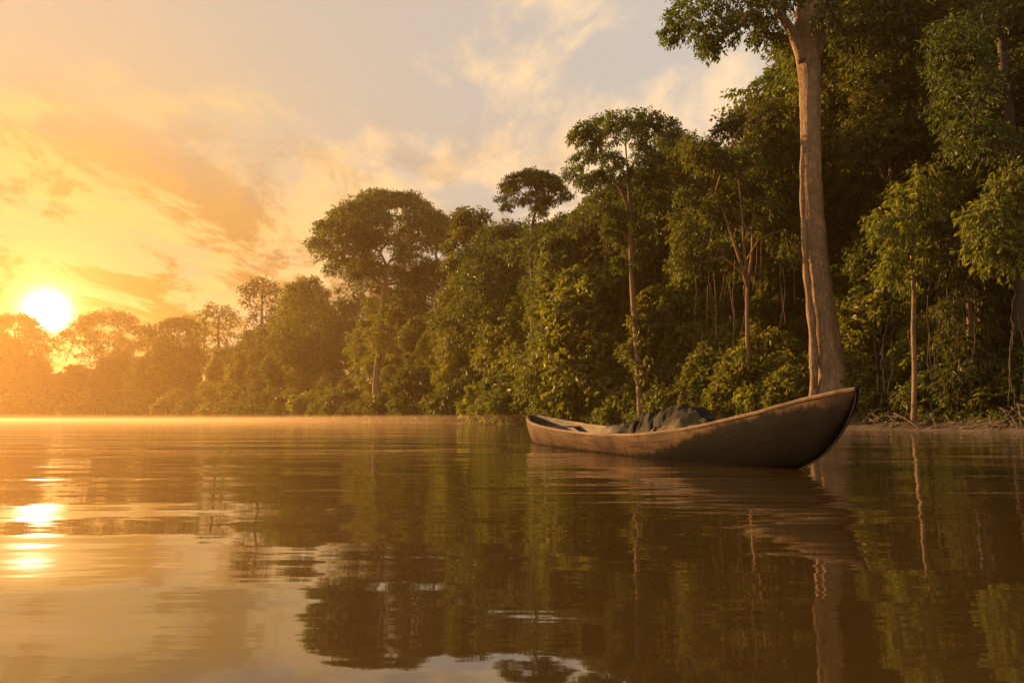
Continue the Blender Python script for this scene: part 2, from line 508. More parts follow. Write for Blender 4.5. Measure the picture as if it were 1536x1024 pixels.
# ---- kinds for the forest wall --------------------------------------------------------------------------------------
round_p = lambda f: math.sin(math.pi * min(1, 0.16 + 0.80 * f)) ** 0.6
column_p = lambda f: (0.75 + 0.25 * math.sin(9 * f)) * (1 - f ** 3) ** 0.6
top_p = lambda f: math.sin(math.pi * min(1, 0.30 + 0.64 * f)) ** 0.7
cone_p = lambda f: (1 - 0.75 * f) * (0.85 + 0.2 * math.sin(14 * f))
KINDS = {
    "canopy_a": bushy_tree(16, 5.0, 0.42, 0.30, 46, 0.34, 62, 6, 101, top_p, "bark_mid", "leaf_dark"),
    "canopy_b": bushy_tree(16, 4.6, 0.36, 0.26, 48, 0.32, 60, 6, 102, round_p, "bark_mid", "leaf_mid"),
    "canopy_c": bushy_tree(16, 5.6, 0.50, 0.34, 42, 0.34, 66, 6, 103, round_p, "bark_pale", "leaf_dark", clump=0.34),
    "wall_a": bushy_tree(12, 3.6, 0.06, 0.16, 60, 0.32, 54, 6, 111, column_p, "bark_dark", "leaf_mid", droop=0.8),
    "wall_b": bushy_tree(12, 3.2, 0.08, 0.15, 56, 0.36, 50, 6, 112, round_p, "bark_dark", "leaf_bright", droop=0.7),
    "wall_c": bushy_tree(12, 3.8, 0.05, 0.16, 62, 0.30, 56, 6, 113, cone_p, "bark_dark", "leaf_dark", droop=0.8),
    "wall_d": bushy_tree(12, 3.4, 0.07, 0.15, 66, 0.22, 84, 6, 114, column_p, "bark_mid", "leaf_mid", droop=0.9, clump=0.26, aspect=.4),
    "canopy_d": bushy_tree(16, 5.2, 0.40, 0.30, 54, 0.36, 58, 6, 104, top_p, "bark_pale", "leaf_bright", clump=.24, aspect=.55),
    "broad": bushy_tree(8, 2.6, 0.10, 0.11, 42, 0.34, 54, 6, 121, round_p, "bark_mid", "leaf_bright", droop=0.75, aspect=0.62),
    "slim": bushy_tree(14, 2.2, 0.45, 0.13, 30, 0.30, 46, 6, 131, cone_p, "bark_pale", "leaf_mid"),
}
KH = {"canopy_a": 16, "canopy_b": 16, "canopy_c": 16, "wall_a": 12, "wall_b": 12, "wall_c": 12, "wall_d": 12, "canopy_d": 16, "broad": 8, "slim": 14}
def put(kind, u, off, vtop, label, group=None, name="rainforest_tree", rz=None, w=1.0, cat="tree"):
    L = on_bank(u, off)
    h = max(2.0, top_height(u, vtop, L)); s = h / KH[kind]
    return place(KINDS[kind], L, label, group, random.uniform(0, 6.28) if rz is None else rz, (s * w, s * w, s), name, cat)

# skyline of the canopy behind the named trees: photo column -> photo row
SKY_U = np.array((-120, 0, 40, 90, 150, 215, 262, 300, 345, 400, 430, 460, 500, 560, 640, 675, 720, 760, 845, 880, 940, 1000, 1040, 1090, 1150, 1200, 1260, 1400, 1700))
SKY_V = np.array((470, 478, 502, 524, 512, 512, 482, 520, 492, 470, 440, 424, 425, 410, 360, 358, 372, 345, 310, 300, 260, 235, 228, 214, 195, 150, 50, -60, -120))
def skyline(u): return float(np.interp(u, SKY_U, SKY_V))

# named trees of the middle and right
put("slim", 704, 10, 316, "narrow pointed tree on the skyline between umbrella tree and parasol tree", w=1.25)
put("canopy_b", 455, 8, 421, "rounded tree at the foot of the skyline left of the umbrella tree")
put("canopy_c", 262, 8, 478, "dome-shaped hazy tree between the broad umbrella tree and the slender one")
put("canopy_a", 14, 4, 474, "tree at the left edge in the sun's glare, nearly lost in haze", w=1.2)
put("canopy_c", 866, 11, 326, "rounded canopy tree standing right behind the small parasol crown")
put("canopy_a", 762, 15, 340, "broad canopy tree half hidden behind the parasol-crowned tree's trunk", w=1.1)
put("canopy_b", 1040, 13, 226, "tall canopy tree between the layered crown and the forking pale trunk")
put("canopy_c", 985, 15, 262, "canopy tree just right of the layered crown, a little lower than it")
put("canopy_b", 1186, 12, 205, "canopy tree peeking out left of the giant trunk under its hanging branch")
put("wall_a", 1318, 9.5, 335, "leafy creeper-hung tree close right of the giant trunk", w=.8)
put("wall_b", 1398, 9.0, 350, "tree behind the slender sapling with drooping sunlit leaves", w=.9)
put("wall_d", 1296, 13.0, 262, "fine-leaved tree in the gap between giant trunk and spreading tree", w=1.0)
put("wall_b", 1062, 10.0, 345, "leafy tree filling the hollow left of the forking pale trunk", w=1.0)
put("wall_d", 1165, 10.0, 330, "fine-leaved tree filling the hollow between forking trunk and giant trunk", w=.9)
put("broad", 905, 5.0, 398, "large-leaved tree with sunlit yellow-green leaves hanging behind the cargo", w=1.15)
put("broad", 1003, 5.5, 430, "second large-leaved tree, right of the long thin leaning trunk", w=1.0)
put("wall_a", 850, 4.0, 345, "drooping leafy tree wrapped in creepers beside the parasol-crowned tree", w=0.85)
put("canopy_b", 905, 9.0, 300, "green canopy tree filling in under the layered crown", w=0.9)

# the forest wall: three rows behind one another
FAR = ("rounded hazy tree of the distant bank, one of many fading into gold light", "hazy trees of the distant bank")
MID = ("leafy tree in the unbroken forest wall between river bend and canoe", "trees of the forest wall at the bend")
NEAR = ("dark leafy tree packed into the forest wall behind the canoe", "trees of the forest wall behind the canoe")
def zone(u): return FAR if u < 430 else MID if u < 840 else NEAR
rs = random.Random(3)
def row(u0, u1, step, off, dv, kinds, w=(0.9, 1.2)):
    u = u0
    while u < u1:
        uu = u + rs.uniform(-0.3, 0.3) * step
        lab = zone(uu)
        put(rs.choice(kinds), uu, off + rs.uniform(-1.5, 1.5) * (1 + off * 0.05), skyline(uu) + rs.uniform(*dv), lab[0], lab[1], w=rs.uniform(*w), rz=rs.uniform(0, 6.28))
        u += step * (0.75 if uu < 450 else 1.0)
row(-100, 1000, 62, 32, (6, 40), ("canopy_a", "canopy_b", "canopy_c"), (1.0, 1.35))
row(1000, 1640, 80, 30, (10, 60), ("canopy_a", "canopy_b", "canopy_c"), (1.0, 1.3))
row(900, 1640, 90, 26, (160, 260), ("wall_a", "wall_c", "canopy_b"), (1.1, 1.4))
row(-80, 1000, 64, 20, (25, 95), ("canopy_a", "canopy_b", "wall_d", "canopy_c", "canopy_d"), (0.95, 1.25))
row(1000, 1660, 70, 20, (60, 150), ("canopy_a", "canopy_b", "wall_d", "canopy_c", "canopy_d"), (0.9, 1.15))
row(-100, 460, 44, 6, (12, 60), ("wall_a", "wall_c", "wall_b"), (1.2, 1.5))
row(440, 900, 50, 15, (60, 190), ("wall_a", "wall_c", "wall_b"), (1.0, 1.3))
row(-90, 440, 62, 14, (20, 60), ("wall_a", "wall_c", "canopy_a"), (1.1, 1.4))
row(-90, 860, 58, 9, (80, 175), ("wall_a", "wall_b", "wall_c", "wall_d"), (0.9, 1.15))
row(860, 1180, 56, 15, (130, 220), ("wall_a", "wall_b", "wall_c", "wall_d"), (0.8, 1.0))
row(1270, 1640, 62, 9.5, (330, 430), ("wall_a", "wall_b", "wall_c", "wall_d"), (0.9, 1.1))
row(1290, 1640, 74, 14, (230, 330), ("wall_a", "wall_b", "wall_d"), (0.9, 1.1))

# ------------------------------------------------------------------ the big tree on the near bank
def hero_tree():
    global rng
    rng = np.random.default_rng(77)
    Y = 43.0
    base = at(1246, 596, Y)
    gx = gz(base[0], base[1])
    T = thing("giant_tree", "giant tree with thick pale bare trunk standing behind the bow of the canoe", "tree", (float(base[0]), Y, gx))
    loc = np.array((base[0], Y, gx))
    cl = [(1252, 600, 76), (1251, 588, 63), (1248, 566, 51), (1243, 535, 43), (1238, 500, 39), (1232, 450, 36), (1226, 400, 33.5), (1221, 350, 32), (1218.5, 300, 31), (1217, 240, 30), (1216, 180, 29.5), (1215, 120, 30), (1213, 80, 37), (1213, 40, 40), (1214, 0, 36), (1216, -70, 28), (1220, -150, 20), (1222, -230, 12)]
    P = np.array([at(u, v, Y) - loc for u, v, w in cl]); P[0][2] = -0.4
    W = np.array([w * px(Y) * 0.5 for u, v, w in cl])
    n = 90
    PP = smooth_path(P, n); WW = np.interp(np.linspace(0, 1, n), np.linspace(0, 1, len(W)), W)
    S = 48
    V = np.zeros((n, S, 3)); ang = np.linspace(0, 2 * np.pi, S, endpoint=False)
    for i in range(n):
        f = max(0.0, 1 - PP[i][2] / 5.0)
        for s in range(S):
            a = ang[s]
            flute = 1 + 0.16 * f * math.cos(5 * a + 0.6) + 0.035 * math.cos(3 * a + PP[i][2] * 0.2)
            q = Vector((math.cos(a) * 1.4, math.sin(a) * 1.4, PP[i][2] * 0.22))
            r = WW[i] * (flute + 0.10 * mnoise.fractal(q * 1.5, 1.0, 2.0, 5) + 0.05 * abs(mnoise.noise(Vector((math.cos(a) * 4, math.sin(a) * 4, PP[i][2] * .35)))))
            V[i, s] = (PP[i][0] + r * math.cos(a), PP[i][1] + r * math.sin(a), PP[i][2])
    idx = np.arange(n * S).reshape(n, S); nx_ = np.roll(idx, -1, 1)
    F = np.stack((idx[:-1], nx_[:-1], nx_[1:], idx[1:]), -1).reshape(-1, 4)
    link_trunk = link("trunk", mesh_np("trunk", V.reshape(-1, 3), F, M["bark_pale"], True), T)
    # aerial root running up the sunlit side
    g = Geo()
    rp = np.array([at(u, v, Y - 0.55) - loc for u, v in ((1217, 602), (1221, 560), (1219, 500), (1214, 450), (1209, 400), (1206, 350), (1203.5, 300), (1203, 255), (1204, 220))])
    rp[0][2] = -0.2
    g.tube(smooth_path(rp, 50), np.linspace(0.25, 0.10, 50) * (1 + 0.15 * np.sin(np.arange(50) * 0.9)), 10, 0.06)
    link("aerial_root", g.mesh("aerial_root", M["bark_pale"]), T)
    # clumps: the hanging fringe the photo shows, then the rest of the crown above the frame
    C, RR = [], []
    for (u, v, dy, r) in ((1030, 22, 0, 1.0), (1060, 52, -1, 1.0), (1012, 48, 1, .7), (1085, 30, 1, 1.2), (1110, 40, -1, 1.0), (1135, 20, 0, 1.1), (1160, 10, 1, 1.2), (1045, 0, 1, 1.2), (1090, -15, 0, 1.3), (1140, -25, 0, 1.3),
                          (1175, -10, -2, 1.2), (1068, 70, 0, .6), (1150, 52, 1.5, .8), (1185, 62, 2.0, .9), (1250, 20, -2.0, 1.2), (1268, 60, 1.5, 1.0), (1290, 30, -1, 1.3), (1330, 10, 0, 1.4), (1228, -25, -3, 1.4), (1200, -50, 3, 1.5), (1360, 45, 1, 1.0)):
        C.append(at(u, v, Y + dy) - loc); RR.append((r, r, r * 0.62))
    top = P[-1]
    for i in range(58):
        rho = 9.0 * math.sqrt((i + .5) / 58) * rng.uniform(.85, 1.05); ph = i * 2.39996 + rng.uniform(-.3, .3)
        z = top[2] + 2.0 - 5.5 * (rho / 9.0) ** 2 + rng.uniform(-1.2, .6)
        C.append(np.array((P[-4][0] + rho * math.cos(ph), P[-4][1] + rho * math.sin(ph), z))); r = rng.uniform(1.1, 1.7); RR.append((r, r, r * .6))
    tubes = grow(P[9:], W[9:], C, thin=0.075, gain=0.47, first=0.22, maxr=0.5)
    # the two big limbs leave the trunk at the fork as meshes of their own
    for pts, r0 in ((((1206, 92), (1190, 52), (1172, 22), (1150, -18)), 0.36), (((1222, 88), (1236, 48), (1248, 10), (1268, -40)), 0.33)):
        g = Geo(); q = np.array([at(u, v, Y - 0.2) - loc for u, v in pts]); g.tube(smooth_path(q, 16), np.linspace(r0, 0.14, 16), 10, 0.04)
        link("limb", g.mesh("limb", M["bark_pale"]), link_trunk)
    cr_v, cr_f = sprays(C, RR, (0, 0), 80, 7, 0.27, twig_len=0.55, droop=0.55, up_bias=0.2)
    crown = link("crown", mesh_np("crown", cr_v, cr_f, M["leaf_dark"]), T)
    g = Geo()
    for p, r in tubes[1:]: g.tube(p, r, 6, 0, False)
    F2 = np.array(g.F) + n * S
    link_trunk.data = mesh_np("trunk", np.concatenate([V.reshape(-1, 3)] + g.V), np.concatenate((F, F2)), M["bark_pale"], True)
hero_tree()

def px_tree(Y, trunk_px, trunk_w, clumps, label, name="rainforest_tree", leafm="leaf_mid", bark="bark_mid", leaf=0.28, twigs=70, per=7, droop=0.55, limbs=(), thin=0.05, seed=1, first=0.3, aspect=0.48, flat=0.6, cat="tree"):
    """a tree whose trunk line, limbs and clumps sit where the photograph has them, each clump at its own depth"""
    global rng
    rng = np.random.default_rng(seed)
    b = at(trunk_px[0][0], trunk_px[0][1], Y)
    loc = np.array((b[0], Y, gz(b[0], Y)))
    T = thing(name, label, cat, tuple(float(x) for x in loc))
    P = np.array([at(u, v, Y) - loc for u, v in trunk_px]); P[0][2] = -0.3
    W = np.array(trunk_w) * px(Y) * 0.5
    PP = smooth_path(P, 26); WW = np.interp(np.linspace(0, 1, 26), np.linspace(0, 1, len(W)), W)
    C = [at(u, v, Y + dy) - loc for u, v, dy, r in clumps]
    RR = [(r, r, r * 0.68) for u, v, dy, r in clumps]
    tubes = grow(PP, WW, C, thin=thin, gain=0.42, first=first)
    g = Geo(); g.tube(PP, WW, 12, 0.04)
    for p, r in tubes[1:]: g.tube(p, r, 5)
    tk = link("trunk", g.mesh("trunk", M[bark]), T)
    for pts, w0, w1 in limbs:
        g = Geo(); q = np.array([at(u, v, Y + dy) - loc for u, v, dy in pts])
        g.tube(smooth_path(q, 16), np.linspace(w0, w1, 16) * px(Y) * 0.5, 8, 0.04)
        link("limb", g.mesh("limb", M[bark]), tk)
    V, F = sprays(C, RR, (float(P[-1][0]), float(P[-1][1])), twigs, per, leaf, twig_len=leaf * 2.0, droop=droop, aspect=aspect, flat=flat)
    link("crown", mesh_np("crown", V, F, M[leafm]), T)
    return T

rc = random.Random(8)
def fill(u0, u1, v0, v1, n, r, dy=3.0, inside=None):
    out = []
    while len(out) < n:
        u, v = rc.uniform(u0, u1), rc.uniform(v0, v1)
        if inside and not inside(u, v): continue
        out.append((u, v, rc.uniform(-dy, dy), r * rc.uniform(0.75, 1.3)))
    return out

# two little trees on the hazy skyline
def far_tree(u, v0, pts, r, label, seed):
    L = on_bank(u, 8.0); k = px(L[1])
    px_tree(float(L[1]), [(u, 560), (u + 1, 530), (u, 500), (u + 2, v0 + 14)], (5, 4.5, 4, 2.5), [(a, b, rc.uniform(-2, 2), r * k * rc.uniform(.8, 1.25)) for a, b in pts], label, name="umbrella_tree", leafm="leaf_dark", leaf=4.2 * k, twigs=34, per=5, droop=.4, thin=.5 * k, seed=seed, first=.4)
far_tree(392, 418, [(378, 428), (390, 424), (403, 428), (368, 436), (414, 436), (385, 440), (399, 446), (372, 452), (410, 456), (390, 466), (380, 478), (402, 482), (394, 498), (376, 500), (410, 502)], 8.5, "slender tree with a sparse little crown poking above the hazy tree line", 9)
far_tree(327, 458, [(318, 464), (332, 464), (308, 472), (342, 472), (326, 474), (350, 482), (302, 486), (318, 490), (338, 492), (310, 506), (328, 508), (346, 508), (320, 524), (340, 526)], 10.5, "small rounded umbrella tree in haze, between the broad one and the slender one", 12)
# big layered crown on a long thin leaning trunk
def blob(lst, k=1.0): return [(u, v, rc.uniform(-2.2, 2.2) * dyk, r * k) for u, v, dyk, r in lst]
px_tree(60, [(962, 590), (955, 520), (949, 440), (946, 370), (945, 310), (942, 262)], (11, 9, 8, 7, 6.5, 5),
        blob([(880, 196, 1, .75), (902, 186, 1, .8), (925, 180, 1, .85), (950, 178, 1, .85), (975, 180, 1, .85), (998, 190, 1, .8), (1014, 206, 1, .7), (868, 208, 1, .55), (890, 205, 1.4, .7), (940, 192, 1.6, .8), (965, 194, 1.6, .8), (990, 205, 1.4, .7),
              (860, 262, 1, .7), (874, 240, 1, .75), (895, 230, 1.4, .65), (880, 275, 1, .6), (905, 262, 1.2, .6), (1000, 236, 1, .75), (980, 240, 1.2, .65), (1018, 232, .8, .55), (965, 228, 1.8, .6), (918, 240, 1.8, .6),
              (925, 285, 1.2, .75), (960, 275, 1.2, .75), (985, 270, 1, .75), (900, 300, 1, .7), (945, 300, -1.3, .7), (975, 305, 1, .8), (925, 322, 1, .7), (1005, 290, 1, .8),
              (918, 345, 1, .6), (935, 362, -.9, .55), (962, 340, .9, .6), (950, 385, -.6, .45), (932, 395, .6, .45), (968, 370, .6, .5), (912, 205, -1.2, .8), (955, 208, -1.2, .8), (1000, 214, -1.2, .75), (935, 255, -1.4, .75), (968, 252, -1.4, .75), (898, 268, -1.2, .7), (990, 318, -1, .7), (905, 322, -1, .65)], 1.15),
        "tall tree with layered rounded crown on a long thin leaning trunk above the cargo", name="umbrella_tree", leafm="leaf_dark", bark="bark_pale", leaf=0.25, twigs=96, per=7, droop=.45,
        limbs=((((945, 318, 0), (928, 280, -.2), (905, 245, -.4), (880, 210, -.4)), 4.5, 2), (((943, 285, 0), (950, 245, .2), (968, 215, .2), (985, 195, .2)), 4.5, 2)), seed=2, first=.55, thin=.028)
# forked tree left of the giant
px_tree(50, [(1122, 560), (1121, 480), (1121, 435), (1120, 390)], (7, 6, 5, 3.5),
        fill(1005, 1205, 155, 400, 66, 0.85, 3.5, lambda u, v: v > 150 + abs(u - 1112) ** 1.3 * 0.22 and v < 330 + abs(u - 1118) * 0.9),
        "tree with a forking pale trunk fanning upward, left of the giant trunk", leafm="leaf_mid", bark="bark_pale", leaf=0.27, twigs=62,
        limbs=((((1121, 430, 0), (1108, 385, -.4), (1096, 350, -.6), (1084, 315, -.6)), 6, 2.5), (((1121, 432, 0), (1128, 380, .3), (1130, 330, .3), (1136, 285, .2)), 6, 2.5), (((1121, 420, 0), (1116, 370, -.8), (1113, 320, -1.), (1108, 270, -1)), 5, 2)), seed=3, first=0.5, thin=0.03)
# great spreading tree on the right
spread = [(u, v, (rc.uniform(1.5, 4.0) if u < 1275 else rc.uniform(-4.0, 1.5)), r) for u, v, _, r in fill(1188, 1500, -60, 240, 96, 1.3, 4.0, lambda u, v: v < 265 - abs(u - 1330) * 0.30 and v > 120 - (u - 1150) * 2.2)]
spread += [(u, v, rc.uniform(-4.0, -1.0), r) for u, v, _, r in fill(1285, 1420, 110, 330, 16, 0.95)]
px_tree(45.5, [(1340, 560), (1341, 450), (1342, 350), (1344, 290), (1338, 240)], (26, 23, 21, 20, 15), spread,
        "spreading tree with several stout limbs, right of the giant pale trunk", leafm="leaf_mid", bark="bark_mid", leaf=0.28, twigs=74,
        limbs=((((1342, 305, 0), (1330, 270, -1.5), (1318, 240, -2.5), (1306, 205, -3.2)), 11, 5), (((1343, 300, 0), (1338, 230, -1.5), (1330, 170, -2.5), (1322, 120, -3.0)), 16, 6), (((1344, 290, 0), (1362, 250, 0), (1372, 200, .3), (1376, 150, .5)), 12, 5), (((1344, 295, 0), (1374, 262, -1.6), (1404, 215, -2.8), (1440, 170, -3.5)), 9, 4)), seed=4, first=0.45, thin=0.06)
# dark tree in the top right corner
px_tree(36, [(1530, 600), (1528, 450), (1522, 300), (1510, 150), (1500, 20)], (26, 22, 20, 17, 12),
        fill(1420, 1640, -60, 320, 80, 1.15, 3.0, lambda u, v: u > 1400 + max(0, v - 60) * 0.25),
        "dark dense tree filling the top right corner above the bank", leafm="leaf_dark", bark="bark_dark", leaf=0.25, twigs=66, seed=6, first=0.3, thin=0.05)
# slender sapling with feathery crown
sap = px_tree(37.5, [(1369, 632), (1372, 560), (1370, 500), (1371, 440), (1368, 390), (1372, 330)], (8.5, 7.5, 7, 6.5, 5.5, 4),
        [(1330, 352, 0, .6), (1352, 325, .4, .6), (1375, 300, 0, .7), (1400, 330, -.4, .7), (1345, 385, -.5, .55), (1390, 372, .4, .6), (1420, 360, 0, .6), (1360, 290, .5, .6), (1405, 290, .2, .7), (1322, 330, .3, .5), (1338, 410, 0, .45), (1430, 310, .3, .6), (1385, 262, 0, .6), (1420, 275, -.3, .5), (1365, 345, -.8, .6), (1408, 395, .2, .5), (1375, 410, .3, .45)],
        "slender pale sapling with feathery golden-green crown at the water's edge", name="sapling", leafm="leaf_bright", bark="bark_pale", leaf=0.30, twigs=42, per=8, droop=0.9, seed=14, first=0.6, thin=0.03, aspect=0.32)
# leafy branch tree at the right edge
px_tree(33, [(1556, 625), (1554, 500), (1548, 400), (1530, 320)], (10, 9, 8, 5),
        fill(1462, 1560, 268, 395, 20, 0.6, 1.2, lambda u, v: v > 262 + abs(u - 1515) * 0.5),
        "small tree with bright yellowish leaves leaning in at the right edge", leafm="leaf_bright", leaf=0.30, twigs=40, per=7, droop=0.8, seed=15, first=0.5, thin=0.03, aspect=0.42)
# vine-draped tree
px_tree(36.5, [(1462, 622), (1458, 540), (1455, 470), (1450, 400)], (16, 13, 11, 8),
        fill(1415, 1492, 330, 585, 40, 0.55, 0.9),
        "short trunk smothered in hanging leafy creepers, right of the sapling", name="creeper_tree", leafm="leaf_mid", leaf=0.26, twigs=44, per=8, droop=1.3, seed=16, first=0.2, thin=0.03, aspect=0.34)

# ------------------------------------------------------------------ shrubs of the bank
def shrub_kind(seed, Rr, H, leaf, n, twigs, leafm, aspect, droop):
    global rng
    rng = np.random.default_rng(seed)
    C, RR = [], []
    for i in range(n):
        ph = i * 2.39996; rho = Rr * math.sqrt((i + .5) / n) * rng.uniform(.7, 1.1)
        z = H * (0.9 - 0.7 * (rho / Rr) ** 2) * rng.uniform(0.6, 1.1)
        r = Rr * rng.uniform(.24, .38)
        C.append((rho * math.cos(ph), rho * math.sin(ph), max(z, r * .45))); RR.append((r, r, r * .75))
    g = Geo()
    for c in C:
        c = np.array(c); g.tube(smooth_path([(c[0] * .1, c[1] * .1, -.15), c * (.45, .45, .6), c], 5), np.linspace(.035, .012, 5), 4)
    V, F = sprays(C, RR, (0, 0), twigs, 6, leaf, twig_len=leaf * 1.5, droop=droop, aspect=aspect)
    return g.mesh("stem", M["bark_dark"]), mesh_np("foliage", V, F, M[leafm])

def fern_kind(seed, n, length, leafm):
    """arching fronds with two rows of leaflets"""
    global rng
    rng = np.random.default_rng(seed)
    g = Geo(); pos, dirs, size = [], [], []
    for i in range(n):
        ph = i * 2.39996 + rng.uniform(-.3, .3); el = rng.uniform(.75, 1.35); L = length * rng.uniform(.7, 1.15)
        h = np.array((math.cos(ph), math.sin(ph), 0))
        m = 15; pts = []; p = np.array((0, 0, 0.0)); e = el
        for s in range(m):
            pts.append(p.copy()); p = p + (h * math.cos(e) + np.array((0, 0, math.sin(e)))) * L / m; e -= 1.75 / m
        pts = np.array(pts); g.tube(pts, np.linspace(.02, .006, m), 4)
        side = np.cross(h, (0, 0, 1))
        for s in range(3, m):
            t = s / m; tang = unit(pts[s] - pts[s - 1])
            for sg in (-1, 1):
                for hf in (0, .5):
                    pos.append(pts[s] - (pts[s] - pts[s - 1]) * hf); dirs.append(unit(side * sg * .85 + tang * .5 + np.array((0, 0, -.3)))); size.append(L * .26 * math.sin(math.pi * min(1, .15 + t * .85)) + .05)
    V, F = leaves(np.array(pos), np.array(dirs), np.array(size), .2, .8)
    return g.mesh("stem", M["bark_dark"]), mesh_np("foliage", V, F, M[leafm])

SHR = {
    "round": shrub_kind(201, 1.5, 1.9, 0.26, 16, 34, "leaf_mid", .5, .5),
    "big": shrub_kind(202, 1.6, 2.3, 0.34, 15, 32, "leaf_bright", .6, .7),
    "dark": shrub_kind(203, 1.7, 2.6, 0.30, 18, 36, "leaf_dark", .5, .6),
    "bush": shrub_kind(206, 1.6, 2.7, 0.21, 24, 46, "leaf_bright", .52, .6),
    "fern": fern_kind(204, 16, 2.3, "leaf_bright"),
    "low": shrub_kind(205, 1.1, 0.9, 0.22, 13, 26, "leaf_cover", .5, .4),
}
def shrub(kind, loc, s, label, group=None, name="shrub", rz=0.0):
    t = thing(name, label, "fern" if kind == "fern" else "shrub", tuple(float(x) for x in loc), rz, group, s)
    link("stem", SHR[kind][0], t); link("foliage", SHR[kind][1], t)
    return t
SH_FAR = ("hazy shrub overhanging the water along the distant bank", "shrubs along the distant bank")
SH_MID = ("leafy shrub at the foot of the forest wall left of the canoe", "shrubs at the foot of the forest wall")
SH_NEAR = ("green shrub on the slope between the canoe and the forest wall", "shrubs on the slope behind the canoe")
SH_RIGHT = ("shrub on the shaded bank right of the giant trunk", "shrubs on the bank right of the giant trunk")
def shzone(u): return SH_FAR if u < 430 else SH_MID if u < 800 else SH_NEAR if u < 1215 else SH_RIGHT
rs = random.Random(21)
u = -60
while u < 800:
    for off, s0 in (((2.9, .85), (5.2, 1.4)) if u > 540 else ((2.0, 1.0), (4.6, 1.5))):
        uu = u + rs.uniform(-10, 10); L = on_bank(uu, off + rs.uniform(-.5, .8))
        z = shzone(uu)
        shrub(rs.choice(("round", "big", "dark", "dark", "round")), L, s0 * rs.uniform(.8, 1.35) * (1.0 + L[1] * 0.006), z[0], z[1], rz=rs.uniform(0, 6))
    u += 30 if u > 400 else 26
for i in range(120):
    uu = 800 + (1215 - 800) * (i + rs.random()) / 120
    off = (2.2, 4.0, 6.0, 8.5, 11.0, 14.0)[(i * 5) % 6] + rs.uniform(-.8, .8)
    L = on_bank(uu, off)
    k = rs.choice(("low", "low", "round", "big") if off < 3.2 else ("round", "big", "big", "dark", "low") if off < 7 else ("big", "round", "dark"))
    shrub(k, L, rs.uniform(.6, .95) + off * 0.085, SH_NEAR[0], SH_NEAR[1], rz=rs.uniform(0, 6))
for i in range(60):
    uu = 1270 + (1640 - 1270) * (i + rs.random()) / 60
    off = rs.choice((3.4, 4.4, 5.6, 7.4)) + rs.uniform(-.3, .5)
    L = on_bank(uu, off)
    k = rs.choice(("round", "dark", "dark", "low", "round"))
    shrub(k, L, rs.uniform(.45, .75) + off * 0.07, SH_RIGHT[0], SH_RIGHT[1], rz=rs.uniform(0, 6))
for uu, off, s, lab in ((1405, 2.6, .8, "arching fern with long fronds just right of the slender sapling"), (1500, 3.0, .9, "arching fern on the bank below the bright-leaved edge tree"), (1140, 4.5, .7, "small arching fern on the slope left of the giant trunk"), (868, 2.6, .9, "arching fern low on the bank above the canoe's stern")):
    shrub("fern", on_bank(uu, off), s, lab, name="fern", rz=uu)

for uu, off, s, k, lab in ((1085, 6.0, 1.7, "bush", "tall broad-leaved bush in front of the forking pale trunk"), (1150, 5.0, 1.8, "bush", "sunlit broad-leaved bush between forking trunk and giant trunk"), (1195, 4.0, 1.25, "bush", "rounded bush touching the left foot of the giant trunk"), (1115, 9.0, 2.0, "bush", "dense bush high on the slope right of the forking trunk"), (1040, 7.0, 1.6, "bush", "broad-leaved bush on the slope above the tarpaulin"), (1306, 6.5, 1.15, "bush", "mid-height bush a little right of the giant trunk"), (1345, 9.0, 2.2, "bush", "tall bush hiding the foot of the spreading tree"), (1424, 6.0, 1.5, "bush", "bush between the sapling and the creeper tree"), (1290, 3.5, 1.1, "bush", "round bush at the right foot of the giant trunk")):
    shrub(k, on_bank(uu, off), s, lab, rz=uu)

# low ground cover on the slope
def ground_cover():
    global rng
    rng = np.random.default_rng(55)
    n = 7500
    us = rng.uniform(780, 1560, n); off = rng.gamma(2.2, 1.5, n) + 1.1
    keep = rng.random(n) < np.where(us > 1270, 0.35, 1.0) * (0.35 + 0.65 * (np.sin(us * .05) * np.sin(off * 1.9 + us * .021) > -.25))
    us, off = us[keep], off[keep]
    cu = np.linspace(760, 1580, 60); base = np.array([on_bank(x, 0)[1] for x in cu])
    a = (us - CX) / FPX * math.cos(PITCH)
    Y = np.interp(us, cu, base) + off / np.sqrt(1 + a * a); X = a * Y
    d = bank_dist(X, Y); Z = np.interp(d, PROF_D, PROF_Z)
    per = 7
    P = np.repeat(np.stack((X, Y, Z), 1), per, 0)
    m = len(P)
    ang = rng.uniform(0, 6.283, m); e = rng.uniform(.1, 1.2, m)
    dd = np.stack((np.cos(ang) * np.cos(e), np.sin(ang) * np.cos(e), np.sin(e)), 1)
    P = P + np.stack((rng.normal(size=m) * .16, rng.normal(size=m) * .16, rng.uniform(.0, .22, m)), 1)
    V, F = leaves(P, dd, rng.uniform(.12, .3, m), .45, .5)
    o = link("ground_cover", mesh_np("ground_cover", V, F, M["leaf_cover"]))
    o["kind"] = "stuff"; o["label"] = "low leafy plants carpeting the slope of the river bank"
ground_cover()

